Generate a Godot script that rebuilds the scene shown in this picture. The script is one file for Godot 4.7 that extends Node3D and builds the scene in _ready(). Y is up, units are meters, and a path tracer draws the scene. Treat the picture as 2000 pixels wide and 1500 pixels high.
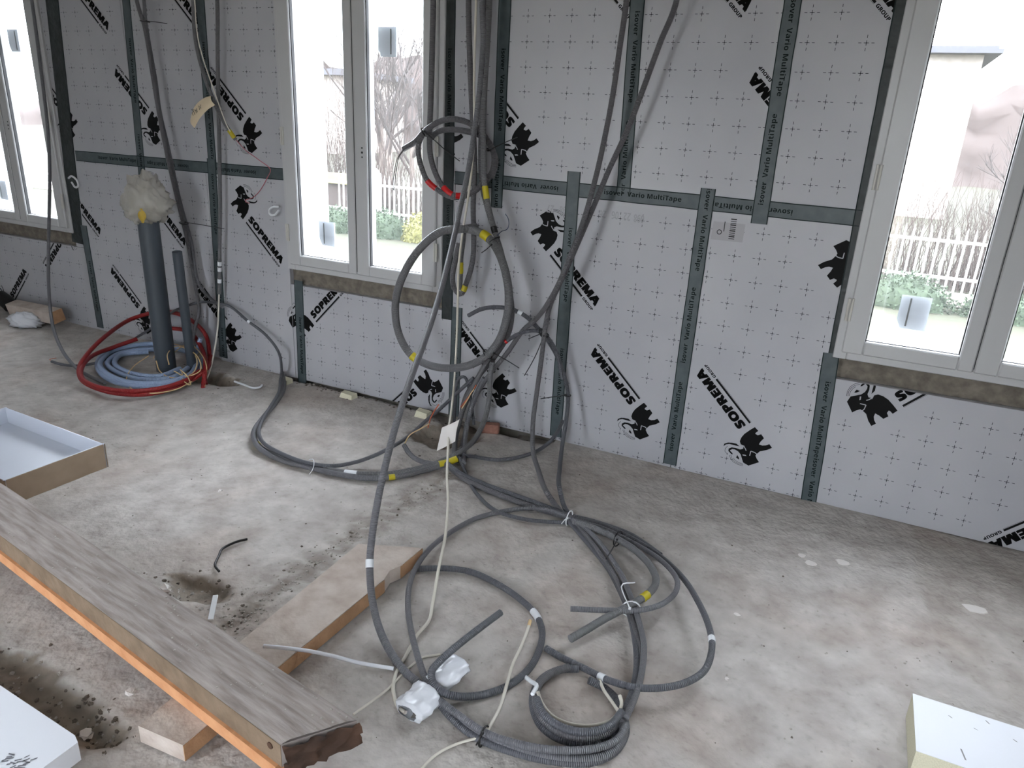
extends Node3D
# A building-site room: insulated wall with three windows, conduits hanging and coiled on a dusty concrete floor.

var taken := {}
var rng := RandomNumberGenerator.new()
var M := {}

# ---------------------------------------------------------------- small helpers
func V(x: float, y: float, z: float) -> Vector3:
	return Vector3(x, y, z)

func numbered(called: String) -> String:
	if not taken.has(called):
		taken[called] = 0
		return called
	taken[called] += 1
	return "%s_%03d" % [called, taken[called]]

class Shape:
	var v := PackedVector3Array()
	var n := PackedVector3Array()
	var uv := PackedVector2Array()
	var c := PackedColorArray()
	var i := PackedInt32Array()
	var color := Color.WHITE
	func tri(a: Vector3, b: Vector3, d: Vector3, out: Vector3):
		var nn := (d - a).cross(b - a)
		if nn.length_squared() < 1e-18: return
		nn = nn.normalized()
		var s := v.size()
		if nn.dot(out) < 0:
			v.append_array([a, d, b]); nn = -nn
		else:
			v.append_array([a, b, d])
		for k in 3:
			n.append(nn); c.append(color); uv.append(Vector2.ZERO)
		i.append_array([s, s + 1, s + 2])
	func quad(a: Vector3, b: Vector3, d: Vector3, e: Vector3, out: Vector3):
		tri(a, b, d, out); tri(a, d, e, out)
	# box with chamfered edges; t places it, s is its full size
	func box(t: Transform3D, s: Vector3, bev := 0.0):
		var h := s * 0.5
		bev = minf(bev, minf(h.x, minf(h.y, h.z)) * 0.9)
		var ctr := t.origin
		var P := {}
		for sx in [-1, 1]:
			for sy in [-1, 1]:
				for sz in [-1, 1]:
					P[[sx, sy, sz, 0]] = t * Vector3(sx * h.x, sy * (h.y - bev), sz * (h.z - bev))
					P[[sx, sy, sz, 1]] = t * Vector3(sx * (h.x - bev), sy * h.y, sz * (h.z - bev))
					P[[sx, sy, sz, 2]] = t * Vector3(sx * (h.x - bev), sy * (h.y - bev), sz * h.z)
		for s1 in [-1, 1]:
			quad(P[[s1, -1, -1, 0]], P[[s1, 1, -1, 0]], P[[s1, 1, 1, 0]], P[[s1, -1, 1, 0]], t.basis.x * s1)
			quad(P[[-1, s1, -1, 1]], P[[1, s1, -1, 1]], P[[1, s1, 1, 1]], P[[-1, s1, 1, 1]], t.basis.y * s1)
			quad(P[[-1, -1, s1, 2]], P[[1, -1, s1, 2]], P[[1, 1, s1, 2]], P[[-1, 1, s1, 2]], t.basis.z * s1)
		if bev > 0:
			for a in [-1, 1]:
				for b in [-1, 1]:
					quad(P[[a, b, -1, 0]], P[[a, b, 1, 0]], P[[a, b, 1, 1]], P[[a, b, -1, 1]], t.basis.x * a + t.basis.y * b)
					quad(P[[a, -1, b, 0]], P[[a, 1, b, 0]], P[[a, 1, b, 2]], P[[a, -1, b, 2]], t.basis.x * a + t.basis.z * b)
					quad(P[[-1, a, b, 1]], P[[1, a, b, 1]], P[[1, a, b, 2]], P[[-1, a, b, 2]], t.basis.y * a + t.basis.z * b)
					for d in [-1, 1]:
						tri(P[[a, b, d, 0]], P[[a, b, d, 1]], P[[a, b, d, 2]], P[[a, b, d, 0]] - ctr)
	func bx(x0: float, y0: float, z0: float, x1: float, y1: float, z1: float, bev := 0.0):
		box(Transform3D(Basis.IDENTITY, Vector3((x0 + x1) / 2, (y0 + y1) / 2, (z0 + z1) / 2)), Vector3(absf(x1 - x0), absf(y1 - y0), absf(z1 - z0)), bev)
	# solid between a bottom and a top ring of points (same count, convex in plan)
	func loft(bottom: Array, top: Array):
		var m := bottom.size()
		var ctr := Vector3.ZERO
		for p in bottom + top: ctr += p / (2.0 * m)
		for k in m:
			var k2 := (k + 1) % m
			quad(bottom[k], bottom[k2], top[k2], top[k], (bottom[k] + top[k2]) * 0.5 - ctr)
		for k in range(1, m - 1):
			tri(top[0], top[k], top[k + 1], Vector3.UP)
			tri(bottom[0], bottom[k], bottom[k + 1], Vector3.DOWN)
	# round tube through points that are already closely spaced
	func tube(p: Array, r: float, sides := 8, caps := true, rib := 0.0, r_end := -1.0):
		var m := p.size()
		if m < 2: return
		var base := v.size()
		var t0: Vector3 = (p[1] - p[0]).normalized()
		var up: Vector3 = Vector3.UP if absf(t0.y) < 0.9 else Vector3.RIGHT
		var side := t0.cross(up).normalized()
		var run := 0.0
		for k in m:
			var a: Vector3 = p[maxi(k - 1, 0)]
			var b: Vector3 = p[mini(k + 1, m - 1)]
			var t := (b - a).normalized()
			side = (side - t * side.dot(t)).normalized()
			var other := t.cross(side)
			if k > 0: run += p[k].distance_to(p[k - 1])
			var rr := r if r_end < 0 else lerpf(r, r_end, float(k) / (m - 1))
			if rib > 0 and k % 2 == 1: rr -= rib
			for j in sides + 1:
				var ang := TAU * j / sides
				var dir := side * cos(ang) + other * sin(ang)
				v.append(p[k] + dir * rr); n.append(dir); c.append(color); uv.append(Vector2(float(j) / sides, run))
		for k in m - 1:
			for j in sides:
				var q := base + k * (sides + 1) + j
				i.append_array([q, q + sides + 1, q + 1, q + 1, q + sides + 1, q + sides + 2])
		if caps:
			for e in [0, m - 1]:
				var out: Vector3 = (p[0] - p[1]) if e == 0 else (p[m - 1] - p[m - 2])
				for j in sides:
					tri(p[e], v[base + e * (sides + 1) + j], v[base + e * (sides + 1) + j + 1], out)
	func grid(nx: int, nz: int, f: Callable):
		var base := v.size()
		for b in nz + 1:
			for a in nx + 1:
				var q: Vector3 = f.call(float(a) / nx, float(b) / nz)
				v.append(q); n.append(Vector3.ZERO); c.append(color); uv.append(Vector2(float(a) / nx, float(b) / nz))
		for b in nz:
			for a in nx:
				var k := base + b * (nx + 1) + a
				for tr in [[k, k + 1, k + nx + 1], [k + 1, k + nx + 2, k + nx + 1]]:
					var nn: Vector3 = (v[tr[2]] - v[tr[0]]).cross(v[tr[1]] - v[tr[0]])
					for w in tr: n[w] += nn
					i.append_array(tr)
		for k in range(base, v.size()):
			n[k] = n[k].normalized() if n[k].length_squared() > 1e-20 else Vector3.UP
	func mesh() -> ArrayMesh:
		var A := []
		A.resize(Mesh.ARRAY_MAX)
		A[Mesh.ARRAY_VERTEX] = v; A[Mesh.ARRAY_NORMAL] = n; A[Mesh.ARRAY_TEX_UV] = uv; A[Mesh.ARRAY_COLOR] = c; A[Mesh.ARRAY_INDEX] = i
		var m := ArrayMesh.new()
		m.add_surface_from_arrays(Mesh.PRIMITIVE_TRIANGLES, A)
		return m

func obj(called: String, s: Shape, m: Material, parent: Node = null) -> MeshInstance3D:
	var o := MeshInstance3D.new()
	o.mesh = s.mesh(); o.material_override = m
	if parent == null:
		o.name = numbered(called); add_child(o)
	else:
		o.name = called; parent.add_child(o, true)
	return o

func thing(called: String, label: String, category: String, where := Vector3.ZERO, group := "") -> Node3D:
	var o := Node3D.new()
	o.name = numbered(called); add_child(o); o.position = where
	return tag(o, label, category, group)

func tag(o: Node3D, label: String, category: String, group := "") -> Node3D:
	o.set_meta("label", label); o.set_meta("category", category)
	if group: o.set_meta("group", group)
	return o

func struct(o: Node3D, label: String, category := "") -> Node3D:
	o.set_meta("kind", "structure"); o.set_meta("label", label)
	o.set_meta("category", category if category else String(o.name).get_slice("_", 0))
	return o

func node(called: String, parent: Node = null) -> Node3D:
	var o := Node3D.new()
	o.name = called
	if parent == null: add_child(o)
	else: parent.add_child(o, true)
	return o

# Catmull-Rom through the knots, resampled evenly
func smooth(k: Array, step := 0.014, closed := false) -> Array:
	var raw := []
	var m := k.size()
	for s in (m if closed else m - 1):
		var p0: Vector3 = k[(s - 1 + m) % m] if closed or s > 0 else k[0] * 2.0 - k[1]
		var p1: Vector3 = k[s]
		var p2: Vector3 = k[(s + 1) % m]
		var p3: Vector3 = k[(s + 2) % m] if closed or s + 2 < m else p2 * 2.0 - p1
		var d0 := pow(maxf(p0.distance_to(p1), 1e-4), 0.5); var d1 := pow(maxf(p1.distance_to(p2), 1e-4), 0.5); var d2 := pow(maxf(p2.distance_to(p3), 1e-4), 0.5)
		var m1 := (p2 - p1) + d1 * ((p1 - p0) / d0 - (p2 - p0) / (d0 + d1))
		var m2 := (p2 - p1) + d1 * ((p3 - p2) / d2 - (p3 - p1) / (d1 + d2))
		for q in 16:
			var t := q / 16.0
			raw.append(p1 * (2 * t * t * t - 3 * t * t + 1) + m1 * (t * t * t - 2 * t * t + t) + p2 * (-2 * t * t * t + 3 * t * t) + m2 * (t * t * t - t * t))
	raw.append(k[0] if closed else k[m - 1])
	var out := [raw[0]]
	var left := step
	for q in range(1, raw.size()):
		var a: Vector3 = raw[q - 1]
		var b: Vector3 = raw[q]
		var len := a.distance_to(b)
		var pos := 0.0
		while len - pos >= left:
			pos += left
			out.append(a.lerp(b, pos / len))
			left = step
		left -= len - pos
	if out[-1].distance_to(raw[-1]) > step * 0.3: out.append(raw[-1])
	return out

# one flexible conduit or cable: root node with a jacket; bands = [[near point, length, material, name], ...]
func cable(called: String, label: String, category: String, knots: Array, r: float, mat: Material, bands := [], group := "", parent: Node = null, sides := 9, part := "jacket") -> Node3D:
	var pts := smooth(knots, maxf(0.010, r * 1.1))
	var s := Shape.new()
	s.tube(pts, r, sides)
	var root: Node3D
	if parent == null:
		if bands.is_empty():
			root = obj(called, s, mat); tag(root, label, category, group); root.set_meta("pts", pts.size())
			root.remove_meta("pts")
			return root
		root = thing(called, label, category, Vector3.ZERO, group)
	else:
		return obj(part, s, mat, parent)
	obj(part, s, mat, root)
	for b in bands:
		var best := 0
		for q in pts.size():
			if pts[q].distance_to(b[0]) < pts[best].distance_to(b[0]): best = q
		var half := maxi(1, int(round(b[1] / (2.0 * maxf(0.010, r * 1.1)))))
		var bs := Shape.new()
		bs.tube(pts.slice(maxi(0, best - half), mini(pts.size(), best + half + 1)), r * 1.09 + 0.0004, sides)
		obj(b[3], bs, b[2], root)
	return root

func ring_at(p: Vector3, axis: Vector3, r: float) -> Array:
	var a := axis.normalized()
	var u := a.cross(Vector3.UP if absf(a.y) < 0.9 else Vector3.RIGHT).normalized()
	var w := a.cross(u)
	var out := []
	for k in 17: out.append(p + (u * cos(TAU * k / 16) + w * sin(TAU * k / 16)) * r)
	return out

func zip_tie(label: String, at: Vector3, axis: Vector3, r: float, tail: Array, mat: Material):
	var t := thing("zip_tie", label, "cable tie")
	var b := Shape.new(); b.tube(ring_at(at, axis, r), 0.0024, 6, false); obj("band", b, mat, t)
	var d := Shape.new(); d.tube(smooth(tail, 0.012), 0.0021, 6); obj("tail", d, mat, t)
	var hd := Shape.new(); hd.box(Transform3D(Basis.looking_at((tail[-1] - tail[0]).normalized(), V(0.1, 0.9, 0.3)), tail[0]), V(0.008, 0.007, 0.009), 0.0015); obj("head", hd, mat, t)

# ---------------------------------------------------------------- flat print on the wall (wall coordinates x, y)
func clip_poly(poly: Array, r: Rect2) -> Array:
	for edge in 4:
		var out := []
		for k in poly.size():
			var a: Vector2 = poly[k]
			var b: Vector2 = poly[(k + 1) % poly.size()]
			var da: float; var db: float
			match edge:
				0: da = a.x - r.position.x; db = b.x - r.position.x
				1: da = r.end.x - a.x; db = r.end.x - b.x
				2: da = a.y - r.position.y; db = b.y - r.position.y
				_: da = r.end.y - a.y; db = r.end.y - b.y
			if da >= 0: out.append(a)
			if (da >= 0) != (db >= 0): out.append(a.lerp(b, da / (da - db)))
		poly = out
		if poly.size() < 3: return []
	return poly

func print_poly(s: Shape, poly: Array, r: Rect2, z: float):
	var q := clip_poly(poly, r)
	for k in range(1, q.size() - 1):
		s.tri(V(q[0].x, q[0].y, z), V(q[k].x, q[k].y, z), V(q[k + 1].x, q[k + 1].y, z), Vector3.BACK)

func print_line(s: Shape, pts: Array, w: float, r: Rect2, z: float):
	for k in pts.size() - 1:
		var d: Vector2 = (pts[k + 1] - pts[k]).normalized()
		var nrm := Vector2(-d.y, d.x) * w * 0.5
		print_poly(s, [pts[k] - nrm, pts[k + 1] - nrm, pts[k + 1] + nrm, pts[k] + nrm], r, z)

var glyphs := {}
# triangles of a word scaled into the unit box
func word(text: String) -> Array:
	var key := text
	if glyphs.has(key): return glyphs[key]
	var f := SystemFont.new()
	f.font_names = PackedStringArray(["Droid Sans"]); f.font_weight = 700
	var t := TextMesh.new()
	t.text = text; t.font = f; t.font_size = 64; t.pixel_size = 0.01; t.depth = 0.02; t.curve_step = 3.0
	var A := t.get_mesh_arrays()
	var vs: PackedVector3Array = A[Mesh.ARRAY_VERTEX]
	var ns: PackedVector3Array = A[Mesh.ARRAY_NORMAL]
	var ix: PackedInt32Array = A[Mesh.ARRAY_INDEX]
	var lo := Vector2(1e9, 1e9); var hi := -lo
	var out := []
	for k in range(0, ix.size(), 3):
		if ns[ix[k]].z < 0.9: continue
		for j in 3:
			var p := vs[ix[k + j]]
			out.append(Vector2(p.x, p.y)); lo = lo.min(Vector2(p.x, p.y)); hi = hi.max(Vector2(p.x, p.y))
	for k in out.size(): out[k] = (out[k] - lo) / (hi - lo)
	glyphs[key] = out
	return out

const ELE_FILL := [[Vector2(-0.06, 0.093), Vector2(-0.046, 0.088), Vector2(-0.035, 0.072), Vector2(-0.028, 0.05), Vector2(-0.026, 0.02), Vector2(-0.026, -0.006), Vector2(-0.048, -0.008), Vector2(-0.049, 0.005), Vector2(-0.052, 0.011), Vector2(-0.063, 0.006), Vector2(-0.067, -0.009), Vector2(-0.088, -0.008), Vector2(-0.093, 0.012), Vector2(-0.1, 0.027), Vector2(-0.112, 0.018), Vector2(-0.119, 0.005), Vector2(-0.122, -0.011), Vector2(-0.142, -0.01), Vector2(-0.139, 0.014), Vector2(-0.129, 0.043), Vector2(-0.132, 0.061), Vector2(-0.118, 0.067), Vector2(-0.104, 0.077), Vector2(-0.088, 0.083), Vector2(-0.074, 0.084)],
	[Vector2(-0.159, 0.125), Vector2(-0.135, 0.136), Vector2(-0.119, 0.13), Vector2(-0.098, 0.122), Vector2(-0.08, 0.123), Vector2(-0.066, 0.13), Vector2(-0.059, 0.138), Vector2(-0.059, 0.151), Vector2(-0.074, 0.149), Vector2(-0.081, 0.151), Vector2(-0.076, 0.156), Vector2(-0.057, 0.158), Vector2(-0.049, 0.15), Vector2(-0.051, 0.135), Vector2(-0.062, 0.122), Vector2(-0.078, 0.11), Vector2(-0.082, 0.097), Vector2(-0.072, 0.087), Vector2(-0.087, 0.079), Vector2(-0.104, 0.074), Vector2(-0.116, 0.066), Vector2(-0.131, 0.06), Vector2(-0.136, 0.071), Vector2(-0.151, 0.075), Vector2(-0.169, 0.076)],
	[Vector2(-0.065, 0.103), Vector2(-0.048, 0.107), Vector2(-0.033, 0.122), Vector2(-0.024, 0.135), Vector2(-0.02, 0.152), Vector2(-0.028, 0.163), Vector2(-0.027, 0.148), Vector2(-0.033, 0.134), Vector2(-0.047, 0.121), Vector2(-0.057, 0.112)],
	[Vector2(-0.115, 0.143), Vector2(-0.1, 0.148), Vector2(-0.093, 0.136), Vector2(-0.109, 0.138)]]
const ELE_LINE := [[Vector2(-0.147, 0.146), Vector2(-0.132, 0.161), Vector2(-0.112, 0.171), Vector2(-0.093, 0.172), Vector2(-0.076, 0.166)],
	[Vector2(-0.143, 0.143), Vector2(-0.129, 0.157), Vector2(-0.112, 0.165), Vector2(-0.094, 0.166), Vector2(-0.077, 0.16)],
	[Vector2(-0.139, 0.141), Vector2(-0.126, 0.152), Vector2(-0.11, 0.159), Vector2(-0.095, 0.16)],
	[Vector2(-0.067, 0.171), Vector2(-0.051, 0.172), Vector2(-0.041, 0.163), Vector2(-0.037, 0.147)]]
const ELE_WHITE := [[Vector2(-0.107, 0.117), Vector2(-0.102, 0.115), Vector2(-0.111, 0.105), Vector2(-0.117, 0.105)]]
const ELE_WLINE := [[Vector2(-0.123, 0.092), Vector2(-0.108, 0.075), Vector2(-0.123, 0.064), Vector2(-0.134, 0.062)],
	[Vector2(-0.066, 0.097), Vector2(-0.074, 0.088), Vector2(-0.087, 0.088), Vector2(-0.096, 0.091)]]

# the maker's mark: elephant, name, rule, small word; local u along the text, v up
func print_logo(s: Shape, org: Vector2, deg: float, r: Rect2, white: Color, ink: Color):
	var d := Vector2.from_angle(deg_to_rad(deg))
	var nn := Vector2(-d.y, d.x)
	var put := func(p: Vector2) -> Vector2: return org + d * p.x + nn * p.y
	var Z := 0.0005
	s.color = ink
	for poly in ELE_FILL:
		var idx := Geometry2D.triangulate_polygon(PackedVector2Array(poly))
		for k in range(0, idx.size(), 3):
			print_poly(s, [put.call(poly[idx[k]]), put.call(poly[idx[k + 1]]), put.call(poly[idx[k + 2]])], r, Z)
	for ln in ELE_LINE:
		var q := []
		for p in ln: q.append(put.call(p))
		print_line(s, q, 0.0016, r, Z)
	for pair in [["SOPREMA", 0.003, Rect2(0.004, 0.022, 0.309, 0.037)], ["GROUP", 0.0004, Rect2(0.25, -0.006, 0.07, 0.0125)]]:
		var tri: Array = word(pair[0])
		var box: Rect2 = pair[2]
		for off in [Vector2.ZERO, Vector2(1, 0.8), Vector2(-1, 0.8), Vector2(1, -0.8), Vector2(-1, -0.8)]:   # heavy strokes
			for k in range(0, tri.size(), 3):
				var q := []
				for j in 3: q.append(put.call(box.position + tri[k + j] * box.size + off * float(pair[1])))
				print_poly(s, q, r, Z)
	print_poly(s, [put.call(Vector2(0, -0.0045)), put.call(Vector2(0.241, -0.0045)), put.call(Vector2(0.241, 0.0045)), put.call(Vector2(0, 0.0045))], r, Z)
	print_line(s, [put.call(Vector2(0, -0.0068)), put.call(Vector2(0.241, -0.0068))], 0.0009, r, Z)
	s.color = white
	for poly in ELE_WHITE:
		var q := []
		for p in poly: q.append(put.call(p))
		print_poly(s, q, r, Z * 2)
	for ln in ELE_WLINE:
		var q := []
		for p in ln: q.append(put.call(p))
		print_line(s, q, 0.0035, r, Z * 2)
	s.color = Color.WHITE

# logos: a wall point of the mark and its direction; kind b = bar start, e = end of the small word, f = front foot, h = hind foot, s = left of the S, m = letter M
const REF := {"b": Vector2(0, 0), "e": Vector2(0.319, 0), "f": Vector2(-0.142, -0.009), "h": Vector2(-0.027, -0.007), "s": Vector2(0, 0.05), "m": Vector2(0.235, 0.04), "r": Vector2(0.15, 0.04)}
var LOGOS := [
	[Vector2(-2.721, 0.407), "s", 45.0], [Vector2(-0.79, 0.307), "b", 135.0], [Vector2(-0.29, 0.3), "b", 135.0], [Vector2(0.269, 0.501), "b", 45.0],
	[Vector2(-1.285, 0.917), "b", 315.0], [Vector2(-1.482, 1.502), "b", 135.0], [Vector2(-0.476, 1.729), "e", 135.0], [Vector2(-1.009, 1.9), "e", 315.0],
	[Vector2(-0.572, 1.9), "e", 315.0], [Vector2(-0.062, 1.887), "e", 315.0], [Vector2(-4.125, 1.849), "e", 315.0], [Vector2(-3.464, 1.986), "r", 315.0],
	[Vector2(-3.844, 1.46), "b", 135.0], [Vector2(-3.102, 1.459), "b", 135.0], [Vector2(-3.158, 0.879), "b", 315.0], [Vector2(-3.685, 0.671), "e", 315.0],
	[Vector2(-4.449, 0.656), "e", 315.0], [Vector2(-4.124, 0.263), "b", 135.0], [Vector2(-3.566, 0.413), "m", 135.0], [Vector2(-1.751, 0.534), "e", 135.0],
	[Vector2(-2.048, 0.121), "b", 225.0], [Vector2(-5.078, 0.408), "e", 225.0], [Vector2(-5.263, 0.308), "e", 45.0], [Vector2(-4.49, 1.357), "f", 135.0],
	[Vector2(-0.056, 0.934), "h", 315.0], [Vector2(-0.644, 1.021), "f", 315.0], [Vector2(0.66, 0.016), "e", 225.0], [Vector2(-1.761, 1.409), "f", 135.0],
]

func logo_origin(l: Array) -> Vector2:
	var d := Vector2.from_angle(deg_to_rad(l[2]))
	var ref: Vector2 = REF[l[1]]
	return l[0] - d * ref.x - Vector2(-d.y, d.x) * ref.y

func panel(wall: Node3D, x0: float, y0: float, x1: float, y1: float, px: float, py: float, logos: Array, tone: int):
	var s := Shape.new()
	s.bx(x0 + 0.0015, y0 + 0.0015, -0.06, x1 - 0.0015, y1 - 0.0015, 0, 0.0015)
	var p := obj("insulation_panel", s, M.panel[tone % 3], wall)
	var r := Rect2(x0 + 0.002, y0 + 0.002, x1 - x0 - 0.004, y1 - y0 - 0.004)
	var t := Shape.new()
	var ink: Color = Color(0.006, 0.006, 0.007)
	t.color = Color(0.016, 0.016, 0.02)
	var cx := px + 0.1 * ceilf((x0 + 0.01 - px) / 0.1)
	while cx < x1 - 0.01:
		var cy := py + 0.1 * ceilf((y0 + 0.01 - py) / 0.1)
		while cy < y1 - 0.01:
			var c := Vector2(cx, cy)
			var free := true
			for k in logos:
				var o := logo_origin(LOGOS[k])
				var d := Vector2.from_angle(deg_to_rad(LOGOS[k][2]))
				var nn := Vector2(-d.y, d.x)
				var q := Vector2((c - o).dot(d), (c - o).dot(nn))
				if q.x > -0.185 and q.x < 0.345 and q.y > -0.03 and q.y < (0.18 if q.x < 0.01 else 0.085): free = false
			if free:
				for ax in [Vector2(1, 0), Vector2(0, 1)]:
					print_line(t, [c - ax * 0.0085, c + ax * 0.0085], 0.0019, r, 0.0004)
					for sg in [-1, 1]: print_line(t, [c + ax * sg * 0.0165, c + ax * sg * 0.0265], 0.0019, r, 0.0004)
				print_poly(t, [c + Vector2(-0.003, 0), c + Vector2(0, -0.003), c + Vector2(0.003, 0), c + Vector2(0, 0.003)], r, 0.0004)
			cy += 0.1
		cx += 0.1
	for k in logos: print_logo(t, logo_origin(LOGOS[k]), LOGOS[k][2], r, Color(0.42, 0.42, 0.44), ink)
	if t.v.size(): obj("panel_print", t, M.ink, p)

# a strip of sealing tape stuck on the wall from a to b (wall coordinates), with its printed words
func tape(wall: Node3D, a: Vector2, b: Vector2, w: float, mat: Material, words := [], lift := 0.0012):
	var d := (b - a).normalized()
	var nn := Vector2(-d.y, d.x)
	var ln := a.distance_to(b)
	var s := Shape.new()
	var steps := maxi(2, int(ln / 0.08))
	var ra := []; var rb := []
	for k in steps + 1:
		var q := a.lerp(b, float(k) / steps)
		ra.append(q + nn * (w * 0.5 + rng.randf_range(-0.0012, 0.0012)))
		rb.append(q - nn * (w * 0.5 + rng.randf_range(-0.0012, 0.0012)))
	var up := func(p: Vector2, z: float) -> Vector3: return V(p.x, p.y, z)
	for k in steps:
		var z0 := lift
		s.quad(up.call(ra[k], z0), up.call(ra[k + 1], z0), up.call(rb[k + 1], z0), up.call(rb[k], z0), Vector3.BACK)
		s.quad(up.call(ra[k], z0), up.call(ra[k + 1], z0), up.call(ra[k + 1], 0), up.call(ra[k], 0), V(nn.x, nn.y, 0))
		s.quad(up.call(rb[k], z0), up.call(rb[k + 1], z0), up.call(rb[k + 1], 0), up.call(rb[k], 0), V(-nn.x, -nn.y, 0))
	var o := obj("sealing_tape", s, mat, wall)
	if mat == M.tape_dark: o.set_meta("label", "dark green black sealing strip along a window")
	var t := Shape.new()
	t.color = Color(0.012, 0.02, 0.02)
	var big := Rect2(-20, -20, 40, 40)
	for side in [-1, 1]:
		var e := []
		for k in steps + 1: e.append((ra[k] if side > 0 else rb[k]) - nn * side * 0.0022)
		print_line(t, e, 0.0036, big, lift + 0.0004)
	t.color = Color(0.006, 0.008, 0.01)
	for wd in words:
		var flip: float = wd[1]
		var at: float = (wd[0] - a).dot(d)
		var tri := word("isover  Vario MultiTape")
		for k in range(0, tri.size(), 3):
			var q := []
			for j in 3: q.append(Vector2(at + flip * tri[k + j].x * 0.34, flip * (tri[k + j].y - 0.45) * 0.027))
			var cq := clip_poly(q, Rect2(0.002, -w * 0.5, ln - 0.004, w))
			for j in range(1, cq.size() - 1):
				var z := lift + 0.0004
				t.tri(up.call(a + d * cq[0].x + nn * cq[0].y, z), up.call(a + d * cq[j].x + nn * cq[j].y, z), up.call(a + d * cq[j + 1].x + nn * cq[j + 1].y, z), Vector3.BACK)
	obj("tape_print", t, M.ink, o)

# ---------------------------------------------------------------- materials
func noise_tex(freq: float, ramp: Array, size := 512, oct := 4, seed_ := 1, kind := FastNoiseLite.TYPE_SIMPLEX_SMOOTH) -> NoiseTexture2D:
	var f := FastNoiseLite.new()
	f.noise_type = kind; f.frequency = freq; f.fractal_octaves = oct; f.seed = seed_
	var t := NoiseTexture2D.new()
	t.width = size; t.height = size; t.seamless = true; t.noise = f
	var g := Gradient.new()
	g.offsets = PackedFloat32Array(); g.colors = PackedColorArray()
	var of := PackedFloat32Array(); var co := PackedColorArray()
	for r in ramp:
		of.append(r[0]); co.append(r[1])
	g.offsets = of; g.colors = co
	t.color_ramp = g
	return t

func bump_tex(freq: float, strength: float, size := 512, oct := 5, seed_ := 3) -> NoiseTexture2D:
	var f := FastNoiseLite.new()
	f.frequency = freq; f.fractal_octaves = oct; f.seed = seed_
	var t := NoiseTexture2D.new()
	t.width = size; t.height = size; t.seamless = true; t.noise = f; t.as_normal_map = true; t.bump_strength = strength
	return t

func mat(col: Color, rough := 0.6, metal := 0.0) -> StandardMaterial3D:
	var m := StandardMaterial3D.new()
	m.albedo_color = col; m.roughness = rough; m.metallic = metal
	return m

func tri_mat(tex: Texture2D, scale: float, rough: float, bump: Texture2D = null, depth := 1.0, tint := Color.WHITE) -> StandardMaterial3D:
	var m := mat(tint, rough)
	m.albedo_texture = tex; m.uv1_triplanar = true; m.uv1_world_triplanar = true; m.uv1_scale = Vector3.ONE * scale
	if bump:
		m.normal_enabled = true; m.normal_texture = bump; m.normal_scale = depth
	return m

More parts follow.
